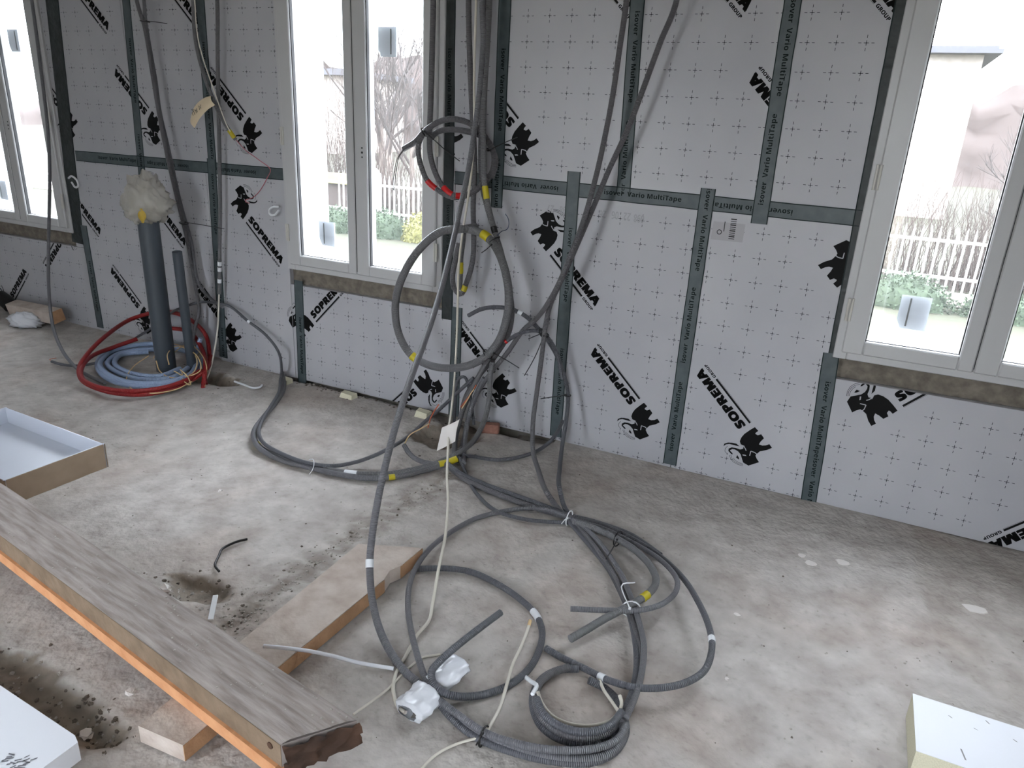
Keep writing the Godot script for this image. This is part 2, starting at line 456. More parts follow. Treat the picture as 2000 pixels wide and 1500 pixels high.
func make_materials():
	var g := func(v: float, w := 0.0) -> Color: return Color(v + w, v, v - w * 1.6)
	M.panel = []
	for k in 3:
		var b := 0.668 + 0.012 * (k - 1)
		M.panel.append(tri_mat(noise_tex(0.008, [[0.0, Color(b - 0.025, b - 0.025, b - 0.008)], [1.0, Color(b + 0.02, b + 0.018, b + 0.03)]], 256, 4, 11 + k), 0.7, 0.36, bump_tex(0.02, 1.2, 256, 3, 5), 0.12))
	M.ink = mat(Color.WHITE, 0.55); M.ink.metallic_specular = 0.25; M.ink.vertex_color_use_as_albedo = true
	M.paint = mat(Color.WHITE, 0.6); M.paint.vertex_color_use_as_albedo = true
	M.tape = tri_mat(noise_tex(0.03, [[0.0, Color(0.245, 0.285, 0.295)], [1.0, Color(0.30, 0.34, 0.35)]], 256, 4, 21), 2.0, 0.42, bump_tex(0.03, 2.0, 256, 3, 8), 0.25)
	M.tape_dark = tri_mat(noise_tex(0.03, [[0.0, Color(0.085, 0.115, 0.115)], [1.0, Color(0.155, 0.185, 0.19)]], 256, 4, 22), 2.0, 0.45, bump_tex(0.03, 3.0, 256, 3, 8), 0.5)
	M.pvc = mat(Color(0.705, 0.705, 0.705), 0.32)
	M.gasket = mat(Color(0.10, 0.10, 0.11), 0.6)
	M.hinge = mat(Color(0.74, 0.73, 0.70), 0.4)
	M.dark = mat(Color(0.03, 0.03, 0.032), 0.5)
	var gl := mat(Color(0.95, 0.98, 0.98, 0.07), 0.02)
	gl.transparency = BaseMaterial3D.TRANSPARENCY_ALPHA
	M.glass = gl
	M.sill = tri_mat(noise_tex(0.03, [[0.0, Color(0.36, 0.335, 0.30)], [1.0, Color(0.50, 0.47, 0.425)]], 256, 5, 31), 2.2, 0.85, bump_tex(0.05, 4.0, 256, 4, 9), 0.6)
	M.masonry = tri_mat(noise_tex(0.02, [[0.0, Color(0.42, 0.40, 0.37)], [1.0, Color(0.62, 0.60, 0.56)]], 256, 5, 33), 1.0, 0.9)
	M.plaster = tri_mat(noise_tex(0.01, [[0.0, Color(0.87, 0.865, 0.855)], [1.0, Color(0.93, 0.925, 0.915)]], 256, 5, 34), 0.6, 0.8)
	M.render_coat = tri_mat(noise_tex(0.05, [[0.0, Color(0.84, 0.84, 0.83)], [1.0, Color(0.93, 0.93, 0.92)]], 256, 4, 35), 2.0, 0.85)
	var fl := tri_mat(noise_tex(0.012, [[0.0, Color(0.63, 0.60, 0.58)], [0.35, Color(0.69, 0.665, 0.645)], [0.6, Color(0.725, 0.705, 0.685)], [1.0, Color(0.79, 0.77, 0.75)]], 1024, 6, 41), 0.55, 0.78, bump_tex(0.05, 5.0, 1024, 6, 43), 0.45)
	fl.vertex_color_use_as_albedo = true
	fl.detail_enabled = true; fl.detail_blend_mode = BaseMaterial3D.BLEND_MODE_MUL; fl.detail_uv_layer = BaseMaterial3D.DETAIL_UV_1
	fl.detail_albedo = noise_tex(0.09, [[0.0, Color(0.86, 0.85, 0.84)], [0.3, Color(0.97, 0.97, 0.96)], [1.0, Color(1, 1, 1)]], 512, 5, 47)
	M.floor = fl
	M.conduit = []
	for c in [Color(0.405, 0.405, 0.42), Color(0.375, 0.37, 0.38), Color(0.41, 0.41, 0.415), Color(0.335, 0.34, 0.36)]:
		M.conduit.append(mat(c, 0.42))
	var rb := Image.create(4, 16, false, Image.FORMAT_RGB8)
	for y in 16:
		var sl := cos(TAU * y / 16.0) * 0.42
		for x in 4: rb.set_pixel(x, y, Color(0.5, 0.5 + sl, 0.88))
	var rt := ImageTexture.create_from_image(rb)
	for m in M.conduit:
		m.normal_enabled = true; m.normal_texture = rt; m.normal_scale = 0.8; m.uv1_scale = V(1, 190, 1)
	M.red = mat(Color(0.54, 0.075, 0.085), 0.4)
	M.blue = mat(Color(0.56, 0.63, 0.74), 0.4)
	for m in [M.red, M.blue]:
		m.normal_enabled = true; m.normal_texture = rt; m.normal_scale = 0.6; m.uv1_scale = V(1, 160, 1)
	M.red_band = mat(Color(0.72, 0.06, 0.07), 0.4)
	M.yellow = mat(Color(0.72, 0.66, 0.10), 0.5)
	M.white_band = mat(Color(0.86, 0.87, 0.88), 0.5)
	M.black = mat(Color(0.022, 0.022, 0.025), 0.45)
	M.white_cable = mat(Color(0.80, 0.78, 0.73), 0.5)
	M.beige = mat(Color(0.82, 0.71, 0.53), 0.55)
	M.orange_wire = mat(Color(0.75, 0.38, 0.24), 0.5)
	M.pink_wire = mat(Color(0.66, 0.33, 0.37), 0.5)
	M.blue_wire = mat(Color(0.16, 0.22, 0.33), 0.5)
	M.pipe = mat(Color(0.235, 0.262, 0.29), 0.45)
	M.foam = tri_mat(noise_tex(0.2, [[0.0, Color(0.78, 0.76, 0.66)], [1.0, Color(0.88, 0.86, 0.76)]], 256, 3, 51), 4.0, 0.9)
	M.white_board = mat(Color(0.86, 0.87, 0.89), 0.5)
	M.brick = tri_mat(noise_tex(0.1, [[0.0, Color(0.48, 0.33, 0.28)], [1.0, Color(0.60, 0.43, 0.37)]], 128, 3, 52), 4.0, 0.9)
	M.rubble = tri_mat(noise_tex(0.1, [[0.0, Color(0.52, 0.495, 0.465)], [1.0, Color(0.74, 0.715, 0.685)]], 256, 4, 53), 6.0, 0.95)
	M.rubble_dark = tri_mat(noise_tex(0.1, [[0.0, Color(0.30, 0.27, 0.24)], [1.0, Color(0.47, 0.435, 0.39)]], 256, 4, 54), 6.0, 0.95)
	var wood := func(a: Color, b: Color, sd: int) -> StandardMaterial3D:
		var w := tri_mat(noise_tex(0.012, [[0.0, a], [0.5, a.lerp(b, 0.55)], [1.0, b]], 512, 6, sd), 1.6, 0.8, bump_tex(0.03, 4.0, 512, 5, sd + 1), 0.5)
		return w
	M.wood_old = wood.call(Color(0.47, 0.43, 0.405), Color(0.67, 0.635, 0.615), 61)
	M.wood_old.uv1_triplanar = false; M.wood_old.uv1_world_triplanar = false; M.wood_old.uv1_scale = V(2.4, 1.0, 1)
	M.wood_side = wood.call(Color(0.40, 0.33, 0.255), Color(0.54, 0.465, 0.385), 62)
	M.wood_fresh = wood.call(Color(0.72, 0.49, 0.325), Color(0.82, 0.61, 0.44), 63)
	M.wood_board = wood.call(Color(0.66, 0.60, 0.555), Color(0.77, 0.73, 0.69), 64)
	M.wood_edge = wood.call(Color(0.60, 0.45, 0.325), Color(0.72, 0.57, 0.43), 65)
	M.wood_rot = wood.call(Color(0.14, 0.09, 0.06), Color(0.36, 0.25, 0.18), 66)
	M.card = tri_mat(noise_tex(0.02, [[0.0, Color(0.56, 0.49, 0.41)], [1.0, Color(0.63, 0.555, 0.475)]], 256, 4, 67), 1.5, 0.75)
	M.melamine = mat(Color(0.80, 0.82, 0.86), 0.35)
	var bag := mat(Color(0.72, 0.70, 0.66, 0.45), 0.3)
	bag.transparency = BaseMaterial3D.TRANSPARENCY_ALPHA
	bag.backlight_enabled = true; bag.backlight = Color(0.35, 0.34, 0.31)
	M.bag = bag
	var wrap := mat(Color(0.86, 0.87, 0.89), 0.25)
	wrap.backlight_enabled = true; wrap.backlight = Color(0.2, 0.2, 0.2)
	M.wrap = wrap
	M.paper = mat(Color(0.83, 0.76, 0.64), 0.7)
	M.card_white = mat(Color(0.84, 0.82, 0.80), 0.6)
	# outdoors
	M.lawn = tri_mat(noise_tex(0.02, [[0.0, Color(0.125, 0.13, 0.04)], [0.6, Color(0.14, 0.138, 0.052)], [1.0, Color(0.155, 0.147, 0.075)]], 512, 6, 71), 0.25, 0.95)
	M.hedge = tri_mat(noise_tex(0.05, [[0.0, Color(0.08, 0.13, 0.06)], [1.0, Color(0.19, 0.245, 0.145)]], 256, 5, 72), 1.0, 0.8)
	M.hedge_yellow = tri_mat(noise_tex(0.05, [[0.0, Color(0.27, 0.27, 0.09)], [1.0, Color(0.38, 0.36, 0.16)]], 256, 5, 73), 1.0, 0.8)
	M.bark = mat(Color(0.21, 0.185, 0.175), 0.9)
	M.bark_pale = mat(Color(0.42, 0.38, 0.35), 0.9)
	M.twig = mat(Color(0.22, 0.17, 0.15), 0.9)
	M.fence = mat(Color(0.75, 0.74, 0.72), 0.6)
	M.house = tri_mat(noise_tex(0.03, [[0.0, Color(0.50, 0.47, 0.44)], [1.0, Color(0.58, 0.55, 0.52)]], 256, 5, 74), 0.5, 0.9)
	M.slate = mat(Color(0.24, 0.24, 0.26), 0.7)
	M.brush = tri_mat(noise_tex(0.06, [[0.0, Color(0.15, 0.12, 0.11)], [1.0, Color(0.24, 0.195, 0.175)]], 256, 5, 75), 1.0, 0.95)
	M.pad = mat(Color(0.74, 0.76, 0.79), 0.5); M.pad.backlight_enabled = true; M.pad.backlight = Color(0.3, 0.31, 0.33)

# ---------------------------------------------------------------- windows
func window(idx: int, x0: float, label: String, pad_low: bool, pad_high: bool, holes: bool):
	var w := node("window_%d" % idx)
	struct(w, label, "window")
	w.position = V(x0, 0.655, 0)
	var wd := 0.995; var ht := 1.56
	var f := Shape.new()
	for b in [[0.0, 0.0, 0.05, ht], [wd - 0.05, 0.0, wd, ht]]: f.bx(b[0], b[1], -0.055, b[2], b[3], 0.012, 0.003)
	for b in [[0.05, 0.0, wd - 0.05, 0.05], [0.05, ht - 0.05, wd - 0.05, ht]]: f.bx(b[0], b[1], -0.055, b[2], b[3], 0.0118, 0.003)
	obj("outer_frame", f, M.pvc, w)
	for sd in 2:
		var a := 0.028 if sd == 0 else 0.487
		var b := 0.485 if sd == 0 else wd - 0.028
		var ga := 0.105 if sd == 0 else 0.565     # glass edges
		var gb := 0.432 if sd == 0 else 0.886
		var s := Shape.new()
		s.bx(a, 0.03, -0.045, ga, ht - 0.03, 0.028, 0.005)
		s.bx(gb, 0.03, -0.045, b, ht - 0.03, 0.028, 0.005)
		s.bx(ga, 0.03, -0.045, gb, 0.086, 0.0275, 0.005)
		s.bx(ga, ht - 0.086, -0.045, gb, ht - 0.03, 0.0275, 0.005)
		# slanted glazing bead along the bottom of the pane
		var sash := obj("sash", s, M.pvc, w)
		var g := Shape.new()
		g.bx(ga - 0.005, 0.08, -0.022, gb + 0.005, ht - 0.08, -0.002)
		obj("pane", g, M.glass, sash)
		var k := Shape.new()
		k.bx(ga, 0.086, -0.0015, ga + 0.004, ht - 0.086, 0.0165)
		k.bx(gb - 0.004, 0.086, -0.0015, gb, ht - 0.086, 0.004)
		k.bx(ga + 0.004, 0.086, -0.0015, gb - 0.004, 0.0885, 0.004)
		obj("gasket", k, M.gasket, sash)
		for hy in [0.16, 0.66]:
			var h := Shape.new()
			var hx := 0.026 if sd == 0 else wd - 0.026
			for q in [-0.006, 0.006]:
				h.tube([V(hx + q, hy, 0.03), V(hx + q, hy + 0.09, 0.03)], 0.0055, 10)
			obj("hinge", h, M.hinge, sash)
		if holes and sd == 1:
			for q in 3:
				var h := Shape.new()
				h.tube([V(0.536, 0.63 + q * 0.022, 0.0279), V(0.536, 0.63 + q * 0.022, 0.0286)], 0.0045 if q != 1 else 0.0058, 12)
				obj("handle_hole", h, M.dark, sash)
	var seam := Shape.new()
	seam.bx(0.4852, 0.045, 0.0, 0.4868, ht - 0.045, 0.0262)
	obj("meeting_seam", seam, M.gasket, w)
	# reveal of the opening towards the outside
	var rv := Shape.new()
	rv.bx(-0.02, -0.06, -0.31, 0.035, ht + 0.05, -0.056)
	rv.bx(wd - 0.035, -0.06, -0.31, wd + 0.02, ht + 0.05, -0.056)
	obj("jamb", rv, M.render_coat, w)
	var sl := Shape.new()
	sl.loft([V(-0.02, -0.06, -0.34), V(wd + 0.02, -0.06, -0.34), V(wd + 0.02, -0.06, -0.056), V(-0.02, -0.06, -0.056)], [V(-0.02, 0.0, -0.34), V(wd + 0.02, 0.0, -0.34), V(wd + 0.02, 0.025, -0.056), V(-0.02, 0.025, -0.056)])
	obj("outer_sill", sl, M.render_coat, w)
	# raw strip between the frame and the panel below
	var st := Shape.new()
	st.bx(0.0, -0.088, -0.056, wd, -0.001, -0.028)
	obj("sill_strip", st, M.sill, w)
	for pd in [[pad_low, 0.25, 0.215], [pad_high, 0.655, 1.16]]:
		if pd[0]:
			var s := Shape.new()
			var cx: float = pd[1]; var cy: float = pd[2]
			s.loft([V(cx - 0.052, cy - 0.03, -0.026), V(cx - 0.035, cy - 0.065, -0.026), V(cx + 0.052, cy - 0.065, -0.026), V(cx + 0.052, cy + 0.065, -0.026), V(cx - 0.052, cy + 0.065, -0.026)],
				[V(cx - 0.046, cy - 0.03, -0.038), V(cx - 0.032, cy - 0.06, -0.038), V(cx + 0.048, cy - 0.06, -0.038), V(cx + 0.048, cy + 0.06, -0.038), V(cx - 0.046, cy + 0.06, -0.038)])
			var o := obj("glazing_pad", s, M.pad, w)
			o.set_meta("label", "pale grey plastic pad on the glass")
			var l := Shape.new()
			var lx := cx - 0.018 if cy < 0.6 else cx + 0.022
			l.bx(lx - 0.003, cy - 0.055, -0.026, lx + 0.003, cy + 0.055, -0.0245)
			obj("slot", l, M.gasket, o)

# ---------------------------------------------------------------- floor relief
func seg_dist(p: Vector2, line: Array) -> float:
	var best := 1e9
	for k in line.size() - 1:
		var q := Geometry2D.get_closest_point_to_segment(p, line[k], line[k + 1])
		best = minf(best, p.distance_to(q))
	return best

var SLAB := PackedVector2Array([Vector2(-9, -1), Vector2(-3.715, -0.419), Vector2(-3.438, 0.016), Vector2(-3.405, 0.182), Vector2(-3.404, 0.431), Vector2(-3.486, 0.615), Vector2(-3.561, 0.76), Vector2(-3.501, 1.001), Vector2(-3.394, 1.225), Vector2(-3.284, 1.56), Vector2(-9, 3)])
var RUBBLE := [Vector2(-1.444, 0.581), Vector2(-1.469, 0.891), Vector2(-1.515, 1.171), Vector2(-1.514, 1.352), Vector2(-1.523, 1.552), Vector2(-1.53, 1.728), Vector2(-1.516, 1.846)]
var PATCH := PackedVector2Array([Vector2(0.378, -0.059), Vector2(0.423, 0.143), Vector2(0.405, 0.354), Vector2(0.439, 0.58), Vector2(0.457, 0.751), Vector2(0.492, 0.917), Vector2(0.646, 1.016), Vector2(3.5, 1.2), Vector2(3.5, -1)])
var WALLGAP := [Vector2(-2.82, 0.0), Vector2(-2.4, 0.005), Vector2(-1.9, 0.0), Vector2(-1.4, 0.0)]
var n1 := FastNoiseLite.new()
var n2 := FastNoiseLite.new()

func floor_y(x: float, z: float) -> float:
	var p := Vector2(x, z)
	var y := n1.get_noise_2d(x * 60.0, z * 60.0) * 0.010 + n2.get_noise_2d(x * 900.0, z * 900.0) * 0.0022
	# raised screed on the left, with a broken edge
	if x < -2.4:
		var wob := Vector2(n2.get_noise_2d(x * 300.0, z * 300.0), n2.get_noise_2d(z * 300.0, x * 300.0)) * 0.03
		if Geometry2D.is_point_in_polygon(p + wob, SLAB): y += 0.014
	if x > 0.2:
		var wob := Vector2(n2.get_noise_2d(x * 350.0, z * 350.0), 0) * 0.03
		if Geometry2D.is_point_in_polygon(p + wob, PATCH): y -= 0.006
	if x > -2.4 and x < -0.9 and z > 0.4 and z < 2.3:
		var d := seg_dist(p, RUBBLE)
		if d < 0.12: y += (n2.get_noise_2d(x * 1800.0, z * 1800.0) * 0.016 - 0.004) * (1.0 - d / 0.12)
	if z < 0.12 and x > -2.9 and x < -1.2:
		var gap := 0.03 + 0.02 * n2.get_noise_2d(x * 400.0, 3.0) + (0.05 if x > -1.95 else 0.0)
		if z < gap: y -= 0.045
	for pit in PITS:
		var q := Vector2((x - pit[0].x) / pit[1], (z - pit[0].y) / pit[2])
		var dd := q.length() + n2.get_noise_2d(x * 500.0, z * 500.0) * 0.35
		if dd < 1.0: y -= pit[3] * minf(1.0, (1.0 - dd) * 3.0)
	return y

var PITS := [[Vector2(-3.246, 0.252), 0.16, 0.09, 0.07], [Vector2(-1.558, -0.012), 0.2, 0.09, 0.06], [Vector2(-1.687, 0.239), 0.16, 0.16, 0.05], [Vector2(-1.748, 1.723), 0.13, 0.06, 0.03], [Vector2(-1.852, 2.245), 0.16, 0.07, 0.02], [Vector2(-1.697, 2.253), 0.15, 0.06, 0.022], [Vector2(-1.551, 2.264), 0.12, 0.055, 0.022], [Vector2(-1.474, 2.256), 0.06, 0.04, 0.02]]

func floor_tint(x: float, z: float, y: float) -> Color:
	var p := Vector2(x, z)
	var c := Color(1, 1, 1)
	var k := clampf(n1.get_noise_2d(x * 130.0 + 500.0, z * 130.0) * 1.6 + 0.1, 0, 1)
	c = c.lerp(Color(0.93, 0.86, 0.82), k * 0.8)          # brick dust
	var g := clampf(n1.get_noise_2d(x * 200.0, z * 200.0 + 900.0) * 2.0, 0, 1)
	c = c.lerp(Color(1.06, 1.06, 1.06), g * 0.7)
	if x > -2.4 and x < -0.9 and z > 0.4 and z < 2.3:
		var d := seg_dist(p, RUBBLE)
		var m := n2.get_noise_2d(x * 1500.0, z * 1500.0)
		if d < 0.13 and m > -0.1: c = c.lerp(Color(0.52, 0.48, 0.44), clampf((1.0 - d / 0.13) * (0.6 + m), 0, 1))
	if x > 0.2 and Geometry2D.is_point_in_polygon(p, PATCH): c = c * Color(0.90, 0.88, 0.86)
	for pit in PITS:
		var q := Vector2((x - pit[0].x) / pit[1], (z - pit[0].y) / pit[2])
		if q.length() + n2.get_noise_2d(x * 500.0, z * 500.0) * 0.35 < 1.0: c = Color(0.52, 0.47, 0.41) * (1.0 + 0.5 * n2.get_noise_2d(x * 2200.0, z * 2200.0))
	return c

func rock(s: Shape, at: Vector3, r: float):
	var pts := []
	var m := 6
	for ring in 2:
		var row := []
		for k in m:
			var a := TAU * (k + 0.5 * ring) / m
			row.append(at + V(cos(a) * r * rng.randf_range(0.7, 1.15), (0.0 if ring == 0 else r * rng.randf_range(0.4, 0.95)), sin(a) * r * rng.randf_range(0.7, 1.15))  * (1.0 if ring == 0 else 0.85))
		pts.append(row)
	s.loft(pts[0], pts[1])

# ---------------------------------------------------------------- plants outside
func branch(s: Shape, a: Vector3, dir: Vector3, ln: float, r: float, depth: int):
	var p := [a]
	var d := dir
	var steps := 4
	for k in steps:
		d = (d + V(rng.randf_range(-0.16, 0.16), rng.randf_range(-0.03, 0.14), rng.randf_range(-0.16, 0.16))).normalized()
		p.append(p[-1] + d * ln / steps)
	s.tube(p, r, 5 if depth > 1 else 4, false, 0.0, r * 0.45)
	if depth <= 0: return
	var kids := 4 if depth > 1 else 5
	for k in kids:
		var f := rng.randf_range(0.3, 1.0)
		var at: Vector3 = p[clampi(int(f * steps), 1, steps)]
		var nd := (d + V(rng.randf_range(-1, 1), rng.randf_range(-0.25, 0.7), rng.randf_range(-1, 1)) * 0.75).normalized()
		branch(s, at, nd, ln * rng.randf_range(0.5, 0.75), r * 0.5, depth - 1)

func bush(called: String, label: String, at: Vector3, size: Vector3, m: Material, leaves: int, group: String, parts_name := "foliage"):
	var s := Shape.new()
	var seed_ := rng.randf() * 100.0
	s.grid(22, 12, func(a: float, b: float) -> Vector3:
		var th := a * TAU
		var ph := b * PI * 0.55
		var q := V(sin(ph) * cos(th), cos(ph), sin(ph) * sin(th))
		var k := 0.8 + 0.2 * n1.get_noise_3d(q.x * 90 + seed_, q.y * 90, q.z * 90)
		return V(q.x * size.x, maxf(0.0, q.y) * size.y, q.z * size.z) * k)
	for k in leaves:
		var q := V(rng.randfn(), absf(rng.randfn()), rng.randfn()).normalized()
		var e := V(q.x * size.x, q.y * size.y, q.z * size.z) * rng.randf_range(0.78, 1.06)
		var t := V(rng.randfn(), rng.randfn() + 0.6, rng.randfn()).normalized() * 0.06
		var w := t.cross(V(rng.randfn(), rng.randfn(), rng.randfn())).normalized() * 0.018
		s.tri(e - w, e + w, e + t, q)
	var o := obj(called, s, m)
	o.position = at
	tag(o, label, "bush", group)

# ================================================================ the scene
func _ready():
	rng.seed = 20240
	n1.seed = 7; n1.frequency = 0.01; n1.fractal_octaves = 4
	n2.seed = 19; n2.frequency = 0.01; n2.fractal_octaves = 3
	# camera
	var cam := Camera3D.new()
	cam.name = "camera"; cam.keep_aspect = Camera3D.KEEP_HEIGHT
	cam.transform = Transform3D(Basis(Vector3(0.898319, 0.048061, -0.436707), Vector3(-0.189572, 0.939107, -0.286602), Vector3(0.396340, 0.340248, 0.852728)), Vector3(0, 1.4900, 3.1126))
	cam.fov = 55.7805; cam.near = 0.05; cam.far = 200.0
	add_child(cam); cam.current = true
	# overcast sky
	var env := Environment.new()
	var sky := Sky.new()
	var sm := ProceduralSkyMaterial.new()
	sm.sky_top_color = Color(0.925, 0.955, 1.0); sm.sky_horizon_color = Color(0.74, 0.765, 0.795); sm.sky_curve = 0.2
	sm.ground_bottom_color = Color(0.42, 0.41, 0.38); sm.ground_horizon_color = Color(0.6, 0.6, 0.58)
	sm.sky_energy_multiplier = 1.0; sm.ground_energy_multiplier = 1.0
	sky.sky_material = sm
	env.background_mode = Environment.BG_SKY; env.sky = sky; env.background_energy_multiplier = 1.0
	env.tonemap_mode = Environment.TONE_MAPPER_LINEAR
	env.tonemap_exposure = EXPOSURE
	env.sdfgi_enabled = true; env.ssao_enabled = true; env.ssil_enabled = true
	var we := WorldEnvironment.new()
	we.name = "world_environment"; we.environment = env; add_child(we)

	make_materials()
	build_room()
	build_wall()
	build_outside()
	build_left_group()
	build_cables()
	build_floor_cables()
	build_timber()
	build_debris()

const EXPOSURE := 28.5
const RX0 := -7.4
const RX1 := 2.4
const RZ := 4.3
const RH := 2.5

func build_room():
	# floor
	var s := Shape.new()
	var nx := 400; var nz := 216
	s.grid(nx, nz, func(a: float, b: float) -> Vector3:
		var x := lerpf(RX0 - 0.05, RX1 + 0.05, a); var z := lerpf(-0.06, RZ + 0.05, b)
		return V(x, floor_y(x, z), z))
	for k in s.v.size(): s.c[k] = floor_tint(s.v[k].x, s.v[k].z, s.v[k].y)
	var fl := node("floor")
	struct(fl, "dusty grey concrete floor with rubble and pink brick dust")
	obj("concrete_surface", s, M.floor, fl)
	var sl := Shape.new()
	sl.bx(RX0 - 0.3, -0.35, -0.3, RX1 + 0.3, -0.13, RZ + 0.3)
	obj("slab", sl, M.masonry, fl)
	# ceiling, side and rear walls: rear has two narrow openings added for fill light
	var c := Shape.new()
	c.bx(RX0 - 0.3, RH, -0.35, RX1 + 0.3, RH + 0.25, RZ + 0.3)
	struct(obj("ceiling", c, M.plaster), "pale plaster ceiling above the room")
	var wl := Shape.new()
	wl.bx(RX0 - 0.3, -0.35, -0.3, RX0, RH, RZ + 0.3)
	struct(obj("wall_left", wl, M.plaster), "pale end wall on the left of the room", "wall")
	var wr := Shape.new()
	wr.bx(RX1, -0.35, -0.3, RX1 + 0.3, RH, RZ + 0.3)
	struct(obj("wall_right", wr, M.plaster), "pale end wall on the right of the room", "wall")
	var wb := Shape.new()
	var xs := [RX0, -2.6, -2.0, -0.2, 0.3, RX1]
	for k in range(0, 6, 2): wb.bx(xs[k], -0.35, RZ, xs[k + 1], RH, RZ + 0.3)
	for k in [1, 3]: wb.bx(xs[k], 2.15, RZ, xs[k + 1], RH, RZ + 0.3)
	struct(obj("wall_back", wb, M.plaster), "unseen rear wall with two narrow openings added for fill light", "wall")

func build_wall():
	var wall := node("wall_front")
	struct(wall, "window wall lined with printed white insulation panels and grey sealing tape", "wall")
	var m := Shape.new()
	var ws := [-5.685, -2.857, -0.02]
	m.bx(RX0 - 0.3, -1.6, -0.30, RX1 + 0.3, 0.595, -0.06)
	m.bx(RX0 - 0.3, 2.215, -0.30, RX1 + 0.3, RH + 0.25, -0.06)
	var x := RX0 - 0.3
	for w in ws:
		m.bx(x, 0.595, -0.30, w, 2.215, -0.06)
		x = w + 0.995
	m.bx(x, 0.595, -0.30, RX1 + 0.3, 2.215, -0.06)
	obj("masonry", m, M.masonry, wall)
	window(1, ws[0], "white double casement window at the far left, half out of view", true, true, true)
	window(2, ws[1], "white double casement window behind the hanging grey conduits", true, true, true)
	window(3, ws[2], "white double casement window at the right edge", true, true, true)
	# panels: x0 y0 x1 y1 phase-x phase-y logos
	var J := 1.212; var JL := 1.16
	var P := [
		[-7.4, 0.0, -6.55, JL, 0.03, 0.07, []], [-7.4, JL, -6.55, RH, 0.03, 0.07, []],
		[-6.55, 0.0, -5.685, JL, 0.03, 0.07, []], [-6.55, JL, -5.685, RH, 0.03, 0.07, []],
		[-5.685, 0.0, -4.585, 0.567, 0.01, 0.05, [21, 22]],
		[-4.69, 0.567, -4.585, JL, 0.01, 0.05, []], [-4.69, JL, -3.98, RH, -4.473, 1.964, [10, 12, 23]],
		[-4.585, 0.0, -3.99, JL, 0.02, 0.04, [16, 17]], [-3.99, 0.0, -3.44, JL, 0.03, 0.06, [15, 17, 18]],
		[-3.98, JL, -3.38, RH, -4.473, 1.967, [11, 12]], [-3.38, JL, -2.857, RH, -3.1754, 1.967, [13]],
		[-3.44, 0.0, -2.857, JL, 0.045, 0.01, [14, 18, 0]], [-2.857, 0.0, -2.805, 0.567, 0.045, 0.01, [0]],
		[-2.805, 0.0, -1.80, 0.567, 0.043, 0.04, [0, 20]],
		[-1.862, 0.567, -1.80, J, 0.0, 0.0, []], [-1.862, J, -1.57, RH, -1.459, 1.9135, [27]],
		[-1.80, 0.0, -1.19, J, -1.0666, 1.1136, [4, 19]], [-1.57, J, -0.97, RH, -1.459, 1.9135, [5, 7]],
		[-1.19, 0.0, -0.607, J, -1.0666, 1.1136, [1, 4, 25]], [-0.97, J, -0.378, RH, -0.921, 1.9131, [6, 8]],
		[-0.607, 0.0, -0.005, J, -0.5638, 1.1102, [2, 24]], [-0.378, J, -0.02, RH, -0.921, 1.9131, [9]],
		[-0.005, 0.0, 1.0, 0.567, 0.0772, 0.4738, [3, 26]],
		[0.975, 0.567, 1.7, J, 0.0, 0.0, []], [0.975, J, 1.7, RH, 0.0, 0.0, []], [1.0, 0.0, 1.7, 0.567, 0.0, 0.0, [26]],
		[1.7, 0.0, 2.4, J, 0.0, 0.0, []], [1.7, J, 2.4, RH, 0.0, 0.0, []],
	]
	for w in ws: P.append([w, 2.215, w + 0.995, RH, 0.0, 0.0, []])
	for k in P.size():
		var p: Array = P[k]
		panel(wall, p[0], p[1], p[2], p[3], p[4], p[5], p[6], k)
	# tape
	tape(wall, Vector2(-3.918, 2.243), Vector2(-3.97, 1.066), 0.062, M.tape, [[Vector2(-3.946, 1.825), 1], [Vector2(-3.969, 1.311), 1]])
	tape(wall, Vector2(-3.361, 2.221), Vector2(-3.38, 1.154), 0.062, M.tape, [[Vector2(-3.391, 1.808), 1], [Vector2(-3.37, 1.506), 1]], 0.0016)
	tape(wall, Vector2(-3.385, 1.209), Vector2(-3.43, 0.024), 0.064, M.tape, [[Vector2(-3.387, 1.126), 1], [Vector2(-3.405, 0.688), 1], [Vector2(-3.425, 0.216), 1]], 0.0024)
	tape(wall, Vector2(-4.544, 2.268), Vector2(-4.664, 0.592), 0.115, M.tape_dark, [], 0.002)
	tape(wall, Vector2(-4.584, 0.717), Vector2(-4.564, 0.029), 0.062, M.tape, [[Vector2(-4.577, 0.484), 1]], 0.0026)
	tape(wall, Vector2(-4.557, 1.153), Vector2(-2.855, 1.162), 0.064, M.tape, [[Vector2(-4.346, 1.154), 1], [Vector2(-3.572, 1.158), -1], [Vector2(-3.058, 1.16), -1]], 0.0012)
	tape(wall, Vector2(-2.798, 0.593), Vector2(-2.809, -0.04), 0.062, M.tape, [[Vector2(-2.801, 0.379), 1]])
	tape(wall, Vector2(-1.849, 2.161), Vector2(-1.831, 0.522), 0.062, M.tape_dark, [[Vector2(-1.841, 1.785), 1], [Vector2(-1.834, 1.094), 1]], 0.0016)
	tape(wall, Vector2(-1.773, 0.595), Vector2(-1.78, 0.001), 0.062, M.tape, [[Vector2(-1.779, 0.487), 1]], 0.0022)
	tape(wall, Vector2(-1.572, 2.15), Vector2(-1.573, 1.104), 0.06, M.tape, [[Vector2(-1.564, 1.786), 1], [Vector2(-1.576, 0.987), -1]], 0.0022)
	tape(wall, Vector2(-0.987, 2.126), Vector2(-0.965, 1.216), 0.062, M.tape, [[Vector2(-0.973, 1.926), 1], [Vector2(-0.963, 1.173), -1]], 0.0012)
	tape(wall, Vector2(-0.395, 2.103), Vector2(-0.388, 1.149), 0.064, M.tape, [[Vector2(-0.389, 1.968), 1], [Vector2(-0.394, 1.224), -1]], 0.0022)
